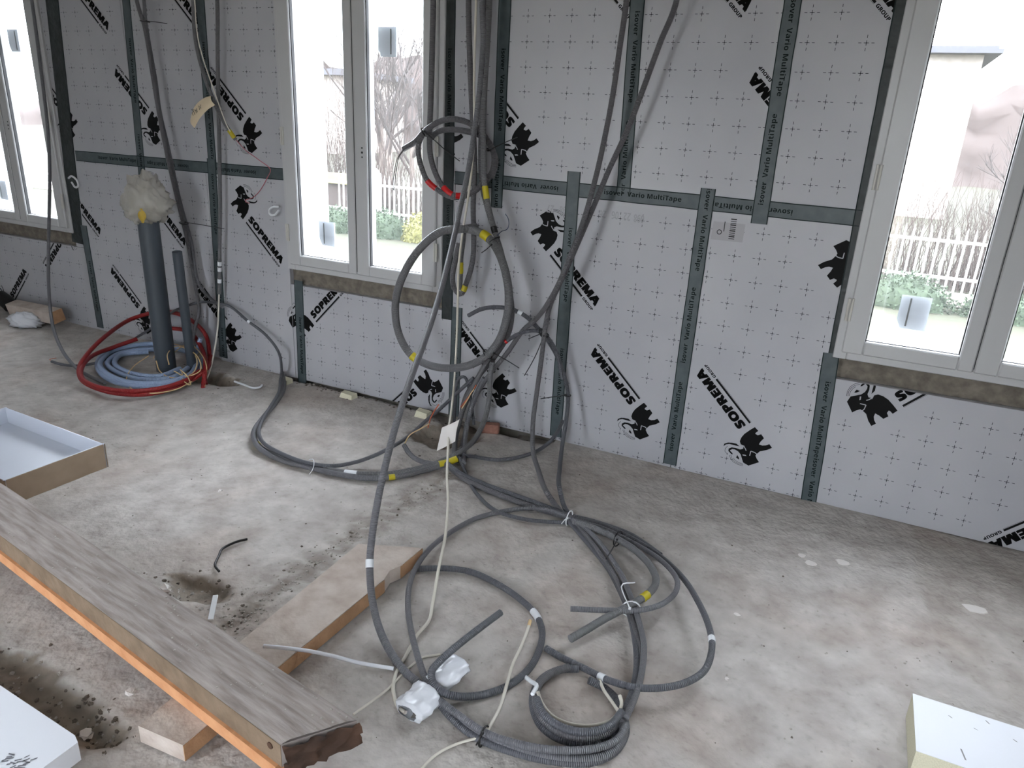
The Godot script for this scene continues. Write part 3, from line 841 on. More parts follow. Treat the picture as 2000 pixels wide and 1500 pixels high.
	tape(wall, Vector2(-1.803, 1.224), Vector2(-0.02, 1.206), 0.062, M.tape, [[Vector2(-1.268, 1.212), -1], [Vector2(-1.051, 1.213), 1], [Vector2(-0.268, 1.207), -1]], 0.0016)
	tape(wall, Vector2(-1.197, 1.295), Vector2(-1.192, 0.021), 0.062, M.tape, [[Vector2(-1.196, 1.05), 1], [Vector2(-1.195, 0.481), 1]], 0.0028)
	tape(wall, Vector2(-0.606, 1.27), Vector2(-0.612, 0.016), 0.062, M.tape, [[Vector2(-0.606, 1.27), 1], [Vector2(-0.614, 0.518), -1], [Vector2(-0.614, 0.087), -1]], 0.0028)
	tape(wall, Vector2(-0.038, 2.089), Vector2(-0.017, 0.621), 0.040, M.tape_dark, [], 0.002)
	tape(wall, Vector2(-0.026, 0.668), Vector2(0.005, -0.01), 0.064, M.tape, [[Vector2(-0.019, 0.547), 1], [Vector2(-0.003, 0.202), 1]], 0.0026)
	# grey delivery label with a bar code on the panel
	var lb := Shape.new()
	var q0 := Vector2(-0.567, 1.142); var q1 := Vector2(-0.439, 1.142); var q2 := Vector2(-0.44, 1.068); var q3 := Vector2(-0.569, 1.068)
	lb.quad(V(q0.x, q0.y, 0.0009), V(q1.x, q1.y, 0.0009), V(q2.x, q2.y, 0.0009), V(q3.x, q3.y, 0.0009), Vector3.BACK)
	var lo := obj("delivery_label", lb, mat(Color(0.63, 0.62, 0.63), 0.4), wall)
	var bar := Shape.new()
	bar.color = Color(0.02, 0.02, 0.022)
	var bc := Vector2(-0.486, 1.115)
	for k in 11:
		var yy := bc.y + 0.04 - 0.0078 * k
		bar.bx(bc.x - 0.012, yy, 0.001, bc.x + 0.011, yy + (0.0026 if k % 3 else 0.0045), 0.0012)
	var rc := Vector2(-0.538, 1.101)
	var rg := []
	for k in 13: rg.append(rc + Vector2.from_angle(TAU * k / 12) * 0.009)
	print_line(bar, rg, 0.003, Rect2(-9, -9, 18, 18), 0.0012)
	bar.bx(bc.x - 0.036, bc.y - 0.01, 0.001, bc.x - 0.033, bc.y + 0.03, 0.0012)
	obj("bar_code", bar, M.ink, lo)
	# faint dotted stamp, printed upside down under the tape
	var st := Shape.new()
	st.color = Color(0.33, 0.33, 0.34)
	for wd in [["27", Vector2(-1.282, 1.124), 0.035], ["98", Vector2(-1.224, 1.124), 0.03], ["26", Vector2(-1.033, 1.124), 0.032], ["06", Vector2(-0.976, 1.125), 0.032], ["22", Vector2(-0.921, 1.124), 0.032], ["098", Vector2(-0.861, 1.121), 0.046]]:
		var tri := word(wd[0])
		for k in range(0, tri.size(), 3):
			var q := []
			for j in 3: q.append(wd[1] + Vector2(-tri[k + j].x * wd[2], -tri[k + j].y * 0.034 + 0.017))
			print_poly(st, q, Rect2(-9, -9, 18, 18), 0.0006)
	obj("faint_stamp", st, M.ink, wall)

func build_outside():
	var g := Shape.new()
	g.grid(60, 40, func(a: float, b: float) -> Vector3:
		var x := lerpf(-60, 40, a); var z := lerpf(-70, 14, b)
		return V(x, -1.0 + 0.05 * n1.get_noise_2d(x * 10, z * 10) + (0.0 if z > -14 else (-14 - z) * 0.02), z))
	struct(obj("ground_outside", g, M.lawn), "pale yellowish lawn outside the windows", "lawn")
	# picket fence on a low wall
	var f := thing("picket_fence", "white picket fence on a low wall beyond the lawn", "fence", V(0, -1.0, -10.5))
	var lw := Shape.new()
	lw.bx(-24, 0.0, -0.12, 12, 0.2, 0.1, 0.01)
	obj("low_wall", lw, M.house, f)
	var rails := Shape.new()
	for y in [0.42, 1.0]: rails.bx(-24, y, 0.02, 12, y + 0.045, 0.045)
	obj("rail", rails, M.fence, f)
	var pk := Shape.new()
	pk.loft([V(-0.016, 0, -0.01), V(0.016, 0, -0.01), V(0.016, 0, 0.012), V(-0.016, 0, 0.012)], [V(-0.016, 0.94, -0.01), V(0.016, 0.94, -0.01), V(0.016, 0.94, 0.012), V(-0.016, 0.94, 0.012)])
	pk.loft([V(-0.016, 0.94, -0.01), V(0.016, 0.94, -0.01), V(0.016, 0.94, 0.012), V(-0.016, 0.94, 0.012)], [V(-0.002, 1.05, -0.002), V(0.002, 1.05, -0.002), V(0.002, 1.05, 0.002), V(-0.002, 1.05, 0.002)])
	var pm := pk.mesh()
	for span in [[-10.9, -8.3], [0.35, 4.2], [-19.5, -17.2]]:
		var x: float = span[0]
		while x < span[1]:
			var o := MeshInstance3D.new()
			o.name = "picket"; o.mesh = pm; o.material_override = M.fence
			o.position = V(x, 0.19, 0); f.add_child(o, true)
			x += 0.125
	for px in [-10.15, 0.12]:
		var pl := thing("gate_pillar", "white rounded gate pillar seen through the %s" % ("middle window" if px < -5 else "right window"), "pillar", V(px, -1.0, -10.62))
		var s := Shape.new()
		s.bx(-0.2, 0, -0.2, 0.2, 1.25, 0.2, 0.02)
		obj("shaft", s, M.render_coat, pl)
		var cp := Shape.new()
		cp.grid(12, 6, func(a: float, b: float) -> Vector3: return V(sin(b * PI / 2) * cos(a * TAU) * 0.24, 1.24 + cos(b * PI / 2) * 0.16, sin(b * PI / 2) * sin(a * TAU) * 0.24))
		obj("cap", cp, M.render_coat, pl)
	# hedges and shrubs in front of the fence
	var hs := [[-10.6, 0.62, 0.55, 0], [-9.35, 0.75, 0.62, 0], [-8.35, 0.42, 0.62, 1], [-7.7, 0.5, 0.5, 0], [0.75, 0.75, 0.55, 0], [2.3, 0.8, 0.42, 0], [3.4, 0.7, 0.6, 0], [-18.6, 0.9, 0.6, 0]]
	var names := ["green rounded shrub low in the left pane of the middle window", "green shrub low in the right pane of the middle window", "yellowish shrub in front of the pickets in the middle window", "small green shrub at the right of the middle window pane", "bright green shrub in the right window beside the pad", "pale green shrub right of the pad in the right window", "green shrub in the second pane of the right window", "green shrub seen in the left window"]
	for k in hs.size():
		bush("garden_shrub", names[k], V(hs[k][0], -1.02, -9.95), V(hs[k][1], hs[k][2], 0.38), M.hedge_yellow if hs[k][3] else M.hedge, 1500, "shrubs along the fence")
	# neighbouring house and brick wall with a mossy coping
	var h := thing("neighbour_house", "pale house with thin grey eaves seen through the right window", "house", V(0, -1.2, -24))
	var hb := Shape.new()
	hb.bx(-6.0, 0, -6, 2.2, 5.2, 0)
	obj("wall", hb, M.house, h)
	var hr := Shape.new()
	hr.bx(-6.6, 5.2, -6.5, 2.62, 5.32, 0.5)
	hr.bx(-6.5, 5.32, -6.4, 2.5, 5.4, 0.4)
	obj("eaves", hr, M.slate, h)
	var h2 := thing("far_house", "far pale house with flat grey roof seen through the middle window", "house", V(-27.8, -1.2, -30))
	var h2b := Shape.new()
	h2b.bx(-6, 0, -6, 1.5, 4.5, 0)
	obj("wall", h2b, M.house, h2)
	var h2r := Shape.new()
	h2r.bx(-6.4, 4.5, -6.4, 2.0, 4.8, 0.5)
	obj("roof", h2r, M.slate, h2)
	var bw := thing("garden_wall", "old garden wall with yellow moss on its coping outside the middle window", "wall", V(-12.1, -1.0, -11.2))
	var b1 := Shape.new()
	b1.bx(-3.2, 0, -0.25, 1.4, 0.9, 0.0, 0.01)
	obj("brickwork", b1, M.brush, bw)
	var b2 := Shape.new()
	b2.loft([V(-3.3, 0.9, -0.35), V(1.5, 0.9, -0.35), V(1.5, 0.9, 0.1), V(-3.3, 0.9, 0.1)], [V(-3.3, 1.12, -0.2), V(1.5, 1.12, -0.2), V(1.5, 1.12, -0.08), V(-3.3, 1.12, -0.08)])
	obj("mossy_coping", b2, M.hedge_yellow, bw)
	# bare winter trees
	var ts := [[-12.6, -14.5, 5.5, 0.10, "grey bare tree with bent boughs in the middle window"], [-10.6, -13.0, 4.8, 0.08, "slender bare tree in the right pane of the middle window"], [-8.6, -13.5, 4.4, 0.08, "pale bare tree near the fence at the middle window"], [-23.0, -14.0, 5.5, 0.12, "bare tree in the left window"],
		[-15.5, -19.0, 6.5, 0.12, "far bare tree behind the garden wall"], [2.9, -13.5, 3.2, 0.06, "thin bare tree above the pickets in the right window"], [5.2, -17.0, 5.5, 0.1, "far bare tree right of the pale house"], [-28.0, -19.0, 7.0, 0.14, "far bare tree in the left window"]]
	for t in ts:
		var tr := thing("bare_tree", t[4], "tree", V(t[0], -1.05, t[1]), "bare winter trees")
		var tk := Shape.new()
		tk.tube([Vector3.ZERO, V(0.05, t[2] * 0.2, 0.03), V(0.0, t[2] * 0.4, 0)], t[3], 7, false, 0.0, t[3] * 0.7)
		obj("trunk", tk, M.bark_pale, tr)
		var cr := Shape.new()
		for k in 6:
			branch(cr, V(0.0, t[2] * rng.randf_range(0.15, 0.4), 0), V(rng.randf_range(-0.8, 0.8), 0.8, rng.randf_range(-0.8, 0.8)).normalized(), t[2] * rng.randf_range(0.3, 0.45), t[3] * 0.5, 3)
		obj("branches", cr, M.bark, tr)
	# tangled reddish brush behind the fence
	for b in [[-9.4, -12.0, 1.3, 1.8, "reddish tangle of bare brush behind the pickets in the middle window"], [-12.3, -12.6, 1.5, 3.6, "reddish tangle of bare brush behind the garden wall"], [1.0, -12.4, 1.5, 1.9, "tall reddish canes behind the pickets in the right window"], [3.3, -12.6, 1.7, 1.5, "brown tangle of twigs right in the right window"], [-19.5, -12.8, 2.6, 2.2, "reddish tangle of bare brush in the left window"]]:
		var s := Shape.new()
		for k in 520:
			var a := V(rng.randf_range(-1, 1) * b[2], 0, rng.randf_range(-0.5, 0.5))
			var d := V(rng.randf_range(-0.35, 0.35), 1, rng.randf_range(-0.3, 0.3)).normalized()
			var ln: float = b[3] * rng.randf_range(0.5, 1.2)
			var bend := V(rng.randf_range(-0.4, 0.4), 0, rng.randf_range(-0.3, 0.3))
			s.tube([a, a + d * ln * 0.5 + bend * 0.2, a + d * ln + bend], 0.0065, 3, false, 0.0, 0.002)
		var o := obj("bare_brush", s, M.twig)
		o.position = V(b[0], -1.05, b[1])
		tag(o, b[4], "brush", "bare brush beyond the fence")
	# brown wooded slope closing the view
	var sl := Shape.new()
	sl.grid(90, 10, func(a: float, b: float) -> Vector3:
		var x := lerpf(-70, 45, a)
		return V(x, -2.0 + b * (6.4 + 2.4 * n1.get_noise_2d(x * 30, 0) + 0.8 * n2.get_noise_2d(x * 140, b * 300)), -38 - b * 6 + 1.5 * n2.get_noise_2d(x * 200, b * 400)))
	struct(obj("wooded_slope", sl, M.brush), "far reddish wooded slope beyond the gardens", "slope")

func build_left_group():
	# drain pipe with a plastic bag over its mouth
	var p := thing("drain_pipe", "thick dark grey drain pipe rising from the floor, mouth bagged", "pipe")
	var s := Shape.new()
	var foot := V(-3.548, 0, 0.324); var head := V(-3.508, 0.89, 0.36)
	s.tube([foot - V(0, 0.04, 0), foot, head], 0.055, 24, true)
	obj("tube", s, M.pipe, p)
	var p2 := thing("small_drain_pipe", "thinner dark grey pipe standing beside the drain pipe", "pipe")
	var s2 := Shape.new()
	var f2 := V(-3.415, 0, 0.256); var h2 := V(-3.357, 0.73, 0.32)
	s2.tube([f2 - V(0, 0.04, 0), f2, h2], 0.026, 18, false)
	s2.tube([h2, f2.lerp(h2, 0.9)], 0.022, 18, true)
	obj("tube", s2, M.pipe, p2)
	var rim := Shape.new(); rim.tube(ring_at(h2, h2 - f2, 0.024), 0.0025, 6, false); obj("rim", rim, M.pipe, p2)
	# crumpled bag
	var bag := thing("plastic_bag", "crumpled clear plastic bag with yellow mark over drain pipe mouth", "bag", head)
	bag.rotation.y = 0.9
	var b := Shape.new()
	var crumple := func(a: float, t: float, k: float) -> Vector3:
		var th := a * TAU; var ph := t * PI
		var q := V(sin(ph) * cos(th), cos(ph), sin(ph) * sin(th))
		var cell := absf(n2.get_noise_3d(q.x * 170, q.y * 170 + 9, q.z * 170))
		var rr := (0.83 + 0.55 * cell) * k
		return V(q.x * 0.125 * rr + 0.004, q.y * (0.17 if q.y > 0 else 0.10) * rr + 0.075, q.z * 0.11 * rr)
	b.grid(48, 32, func(a: float, t: float) -> Vector3: return crumple.call(a, t, 1.0))
	obj("film", b, M.bag, bag)
	var bi := Shape.new()
	bi.grid(36, 24, func(a: float, t: float) -> Vector3: return crumple.call(a + 0.13, t, 0.72))
	obj("inner_fold", bi, M.bag, bag)
	var yl := Shape.new()
	yl.grid(6, 8, func(a: float, t: float) -> Vector3: return V(-0.045 + (0.5 + (a - 0.5) * sin(clampf(t, 0.1, 0.9) * PI)) * 0.04, 0.0 + t * 0.075, 0.104 + 0.012 * sin(a * PI) + 0.01 * n2.get_noise_2d(a * 300, t * 300)))
	obj("yellow_mark", yl, mat(Color(0.66, 0.55, 0.16), 0.5), bag)
	# red and blue coils
	var rc := thing("red_conduit_coil", "coil of red ribbed conduit looped round the two drain pipes", "conduit")
	cable("", "", "", [V(-3.437, 0.043, 0.1), V(-3.487, 0.173, 0.07), V(-3.646, 0.25, 0.05), V(-3.871, 0.256, 0.04), V(-4.077, 0.196, 0.1), V(-3.954, 0.17, 0.388), V(-3.875, 0.12, 0.57), V(-3.832, 0.075, 0.658), V(-3.697, 0.045, 0.745), V(-3.55, 0.03, 0.763), V(-3.401, 0.024, 0.74), V(-3.287, 0.024, 0.674), V(-3.24, 0.024, 0.55), V(-3.242, 0.035, 0.409), V(-3.235, 0.07, 0.313), V(-3.408, 0.07, 0.12)], 0.0125, M.red, [], "", rc, 10, "outer_loop")
	cable("", "", "", [V(-3.895, 0.12, 0.232), V(-3.949, 0.09, 0.346), V(-3.931, 0.08, 0.505), V(-3.813, 0.07, 0.66), V(-3.665, 0.055, 0.757), V(-3.499, 0.045, 0.768), V(-3.331, 0.045, 0.714), V(-3.246, 0.045, 0.592), V(-3.231, 0.05, 0.452), V(-3.277, 0.05, 0.304), V(-3.213, -0.01, 0.343)], 0.0125, M.red, [], "", rc, 10, "lower_loop")
	cable("", "", "", [V(-3.791, 0.174, 0.08), V(-3.582, 0.181, 0.1), V(-3.405, 0.1, 0.17), V(-3.209, 0.06, 0.347), V(-3.185, -0.02, 0.392)], 0.0125, M.red, [], "", rc, 10, "riser")
	var bc := thing("blue_conduit_coil", "coil of pale blue ribbed conduit lying inside the red coil", "conduit")
	var loops := [[[V(-3.483, 0.036, 0.106), V(-3.275, 0.036, 0.362), V(-3.276, 0.036, 0.535), V(-3.389, 0.036, 0.638), V(-3.599, 0.036, 0.65), V(-3.859, 0.036, 0.537), V(-4.016, 0.036, 0.373), V(-4.03, 0.036, 0.204), V(-3.899, 0.036, 0.085), V(-3.684, 0.036, 0.068), V(-3.394, 0.04, 0.236)], "outer_loop"], [[V(-3.429, 0.05, 0.192), V(-3.278, 0.05, 0.411), V(-3.304, 0.05, 0.56), V(-3.425, 0.05, 0.64), V(-3.643, 0.05, 0.624), V(-3.865, 0.05, 0.512), V(-3.98, 0.06, 0.327), V(-3.904, 0.07, 0.17), V(-3.734, 0.07, 0.105), V(-3.522, 0.07, 0.137), V(-3.475, 0.171, 0.12)], "second_loop"], [[V(-3.425, 0.04, 0.257), V(-3.349, 0.04, 0.456), V(-3.434, 0.04, 0.553), V(-3.632, 0.04, 0.561), V(-3.859, 0.04, 0.472), V(-3.923, 0.05, 0.337), V(-3.875, 0.05, 0.215), V(-3.744, 0.05, 0.137)], "third_loop"], [[V(-3.424, 0.045, 0.331), V(-3.414, 0.045, 0.485), V(-3.563, 0.045, 0.532), V(-3.797, 0.045, 0.471), V(-3.908, 0.045, 0.333), V(-3.829, 0.045, 0.216)], "inner_loop"]]
	for l in loops: cable("", "", "", l[0], 0.0145, M.blue, [], "", bc, 10, l[1])
	var wc := thing("thin_wire_coil", "loose coil of thin beige wire around the small pipe", "wire")
	for l in [[V(-3.558, 0.1, 0.394), V(-3.641, 0.12, 0.287), V(-3.648, 0.12, 0.191), V(-3.511, 0.12, 0.197), V(-3.324, 0.1, 0.292), V(-3.266, 0.06, 0.385), V(-3.314, 0.05, 0.466), V(-3.444, 0.06, 0.451), V(-3.508, 0.1, 0.417)], [V(-3.351, 0.12, 0.46), V(-3.468, 0.14, 0.366), V(-3.512, 0.15, 0.266), V(-3.417, 0.14, 0.259), V(-3.305, 0.12, 0.295), V(-3.22, 0.08, 0.37), V(-3.255, 0.06, 0.43), V(-3.357, 0.07, 0.427)], [V(-3.619, 0.1, 0.378), V(-3.607, 0.07, 0.488), V(-3.533, 0.04, 0.599), V(-3.374, 0.03, 0.676), V(-3.253, 0.03, 0.653), V(-3.205, 0.03, 0.546), V(-3.212, 0.04, 0.436)], [V(-3.558, 0.1, 0.251), V(-3.523, 0.14, 0.183), V(-3.37, 0.12, 0.222), V(-3.222, 0.08, 0.318), V(-3.177, 0, 0.382)], [V(-3.346, 0.06, 0.385), V(-3.223, 0.05, 0.477), V(-3.152, 0.05, 0.498), V(-3.23, 0.07, 0.447), V(-3.327, 0.08, 0.41)]]:
		cable("", "", "", l, 0.0032, M.beige, [], "", wc, 6, "strand")
	# conduits dropping at the left
	cable("grey_conduit", "thin grey conduit hanging in front of the left window", "conduit", [V(-4.535, 2.494, 0.14), V(-4.535, 2.009, 0.14), V(-4.529, 1.727, 0.152), V(-4.521, 1.346, 0.174), V(-4.527, 1.081, 0.2), V(-4.458, 0.67, 0.323), V(-4.41, 0.404, 0.4), V(-4.228, 0.204, 0.526), V(-4.088, 0.1, 0.582), V(-3.955, 0.035, 0.609), V(-3.754, 0.03, 0.661), V(-3.599, 0.028, 0.683)], 0.0095, M.conduit[0])
	var dk := cable("dark_floor_cable", "dark cable end lying on the floor left of the red coil", "cable", [V(-4.155, 0.03, 0.614), V(-4.062, 0.028, 0.612), V(-3.976, 0.028, 0.577), V(-3.937, 0.03, 0.465), V(-4.036, 0.06, 0.196), V(-4.031, 0.12, 0.015), V(-3.656, 0.318, 0.12), V(-3.502, 0.379, 0.07), V(-3.395, 0.386, 0.06), V(-3.291, 0.381, 0.05), V(-3.143, 0.317, 0.06), V(-2.998, 0.256, 0.07), V(-2.88, 0.177, 0.1), V(-2.906, 0.02, 0.061)], 0.008, M.conduit[3], [[V(-3.136, 0.312, 0.06), 0.02, M.white_band, "white_clip"]])
	var wr := Shape.new(); wr.tube(smooth([V(-4.155, 0.03, 0.614), V(-4.182, 0.036, 0.608), V(-4.172, 0.038, 0.573)]), 0.0018, 6); obj("copper_end", wr, M.orange_wire, dk)
	cable("grey_conduit", "left of two grey conduits running down beside the drain pipe", "conduit", [V(-3.72, 2.494, 0.1), V(-3.72, 2, 0.1), V(-3.689, 1.863, 0.094), V(-3.664, 1.649, 0.1), V(-3.646, 1.453, 0.102), V(-3.617, 1.233, 0.103), V(-3.565, 0.932, 0.1), V(-3.544, 0.767, 0.089), V(-3.521, 0.472, 0.08), V(-3.511, 0.329, 0.08), V(-3.514, 0.229, 0.12), V(-3.482, 0.094, 0.2), V(-3.463, 0, 0.255)], 0.0105, M.conduit[1])
	cable("grey_conduit", "right of two grey conduits running down beside the drain pipe", "conduit", [V(-3.702, 2.494, 0.07), V(-3.702, 2.005, 0.07), V(-3.694, 1.892, 0.08), V(-3.679, 1.607, 0.07), V(-3.668, 1.453, 0.074), V(-3.635, 1.251, 0.071), V(-3.582, 0.937, 0.07), V(-3.538, 0.741, 0.064), V(-3.501, 0.485, 0.07), V(-3.429, 0.401, 0.05), V(-3.342, 0.367, 0.05)], 0.0095, M.conduit[0])
	zip_tie("black cable tie with long tail high on the left conduits", V(-3.688, 1.898, 0.09), V(0.1, 1, 0), 0.024, [V(-3.639, 1.896, 0.12), V(-3.555, 1.89, 0.13), V(-3.465, 1.88, 0.14)], M.black)
	zip_tie("black cable tie with long tail beside the small drain pipe", V(-3.558, 0.842, 0.085), V(0.2, 1, 0), 0.024, [V(-3.516, 0.854, 0.11), V(-3.36, 0.854, 0.12), V(-3.204, 0.85, 0.12)], M.black)
	var tc := cable("grey_conduit", "grey conduit ending in a yellow band beside the paper tag", "conduit", [V(-3.361, 2.494, 0.05), V(-3.361, 2.001, 0.05), V(-3.359, 1.856, 0.06), V(-3.335, 1.737, 0.07), V(-3.274, 1.582, 0.08), V(-3.205, 1.445, 0.08), V(-3.165, 1.377, 0.07), V(-3.136, 1.321, 0.05)], 0.0105, M.conduit[2], [[V(-3.156, 1.352, 0.06), 0.05, M.yellow, "yellow_band"]])
	var pw := Shape.new()
	pw.tube(smooth([V(-3.139, 1.327, 0.05), V(-3.088, 1.277, 0.04), V(-3.004, 1.229, 0.03), V(-2.935, 1.183, 0.02), V(-2.96, 1.139, 0.02), V(-3.018, 1.067, 0.02), V(-3.074, 1.024, 0.02), V(-3.137, 1.002, 0.02), V(-3.1, 0.988, 0.02)]), 0.0021, 6); obj("pink_wire", pw, M.pink_wire, tc)
	cable("white_cable", "thin white cable strapped to the conduit with the paper tag", "cable", [V(-3.306, 2.494, 0.09), V(-3.306, 1.994, 0.09), V(-3.309, 1.84, 0.09), V(-3.274, 1.725, 0.1), V(-3.23, 1.607, 0.1), V(-3.186, 1.496, 0.1), V(-3.159, 1.408, 0.09), V(-3.141, 1.363, 0.08)], 0.003, M.white_cable)
	var tg := thing("paper_tag", "curled beige paper tag with handwriting on a conduit", "tag", V(-3.263, 1.47, 0.11))
	var ts := Shape.new()
	var tp := [V(-3.216, 1.517, 0.11), V(-3.249, 1.498, 0.13), V(-3.307, 1.452, 0.14), V(-3.36, 1.396, 0.13)]
	var o0: Vector3 = tg.position
	var tq := smooth(tp, 0.012)
	ts.grid(tq.size() - 1, 6, func(a: float, t: float) -> Vector3:
		var q: Vector3 = tq[clampi(int(round(a * (tq.size() - 1))), 0, tq.size() - 1)]
		return q - o0 + V(0.045, -0.045, 0.02) * (t - 0.5) * (1.0 + 0.3 * sin(a * PI)) + V(0, 0, 0.012 * sin(t * PI)))
	obj("paper", ts, M.paper, tg)
	var th := Shape.new()
	th.color = Color(0.03, 0.03, 0.03)
	var base: Vector3 = V(-3.289, 1.437, 0.165) - o0
	for st in [[V(-0.02, 0.0, 0), V(-0.028, 0.012, 0), V(-0.018, 0.02, 0), V(-0.03, 0.03, 0)], [V(-0.008, 0.004, 0), V(-0.016, 0.026, 0)], [V(-0.014, 0.03, 0), V(0.0, 0.024, 0)], [V(0.004, 0.012, 0), V(0.0, 0.03, 0), V(0.012, 0.018, 0), V(0.008, 0.036, 0)], [V(0.03, 0.03, 0), V(0.026, 0.05, 0), V(0.04, 0.036, 0), V(0.038, 0.056, 0)]]:
		var l := []
		for q in st: l.append(base + q)
		th.tube(l, 0.0013, 5)
	obj("handwriting", th, M.paint, tg)
	cable("grey_conduit", "straight grey conduit with two white bands near the left window corner", "conduit", [V(-3.181, 2.494, 0.06), V(-3.181, 1.997, 0.06), V(-3.207, 1.759, 0.06), V(-3.239, 1.431, 0.06), V(-3.261, 1.192, 0.06), V(-3.291, 0.912, 0.06), V(-3.316, 0.736, 0.06), V(-3.34, 0.539, 0.06), V(-3.355, 0.445, 0.06)], 0.0105, M.conduit[2], [[V(-3.328, 0.631, 0.06), 0.022, M.white_band, "white_band"], [V(-3.333, 0.591, 0.06), 0.022, M.white_band, "white_band"], [V(-3.341, 0.527, 0.06), 0.022, M.white_band, "white_band"]])
	cable("thin_grey_cable", "thin pinkish grey cable falling from the banded conduit to the floor hole", "cable", [V(-3.354, 0.454, 0.06), V(-3.358, 0.369, 0.07), V(-3.348, 0.252, 0.1), V(-3.336, 0.123, 0.15), V(-3.262, 0.05, 0.261), V(-3.231, -0.01, 0.335)], 0.005, M.white_cable)
	# small curls of white strap
	for cl in [[[V(-4.631, 1.012, 0.02), V(-4.583, 1.028, 0.03), V(-4.539, 1.006, 0.03), V(-4.547, 0.971, 0.02), V(-4.579, 0.959, 0.02), V(-4.615, 0.987, 0.015)], "curl of white foam strip on the tape by the left window"], [[V(-2.88, 0.992, 0.03), V(-2.915, 0.989, 0.035), V(-2.951, 0.969, 0.03), V(-2.954, 0.946, 0.025), V(-2.916, 0.945, 0.03), V(-2.88, 0.973, 0.035)], "curl of white strap on the panel beside the middle window"]]:
		cable("white_curl", cl[1], "scrap", cl[0], 0.006, M.white_band)

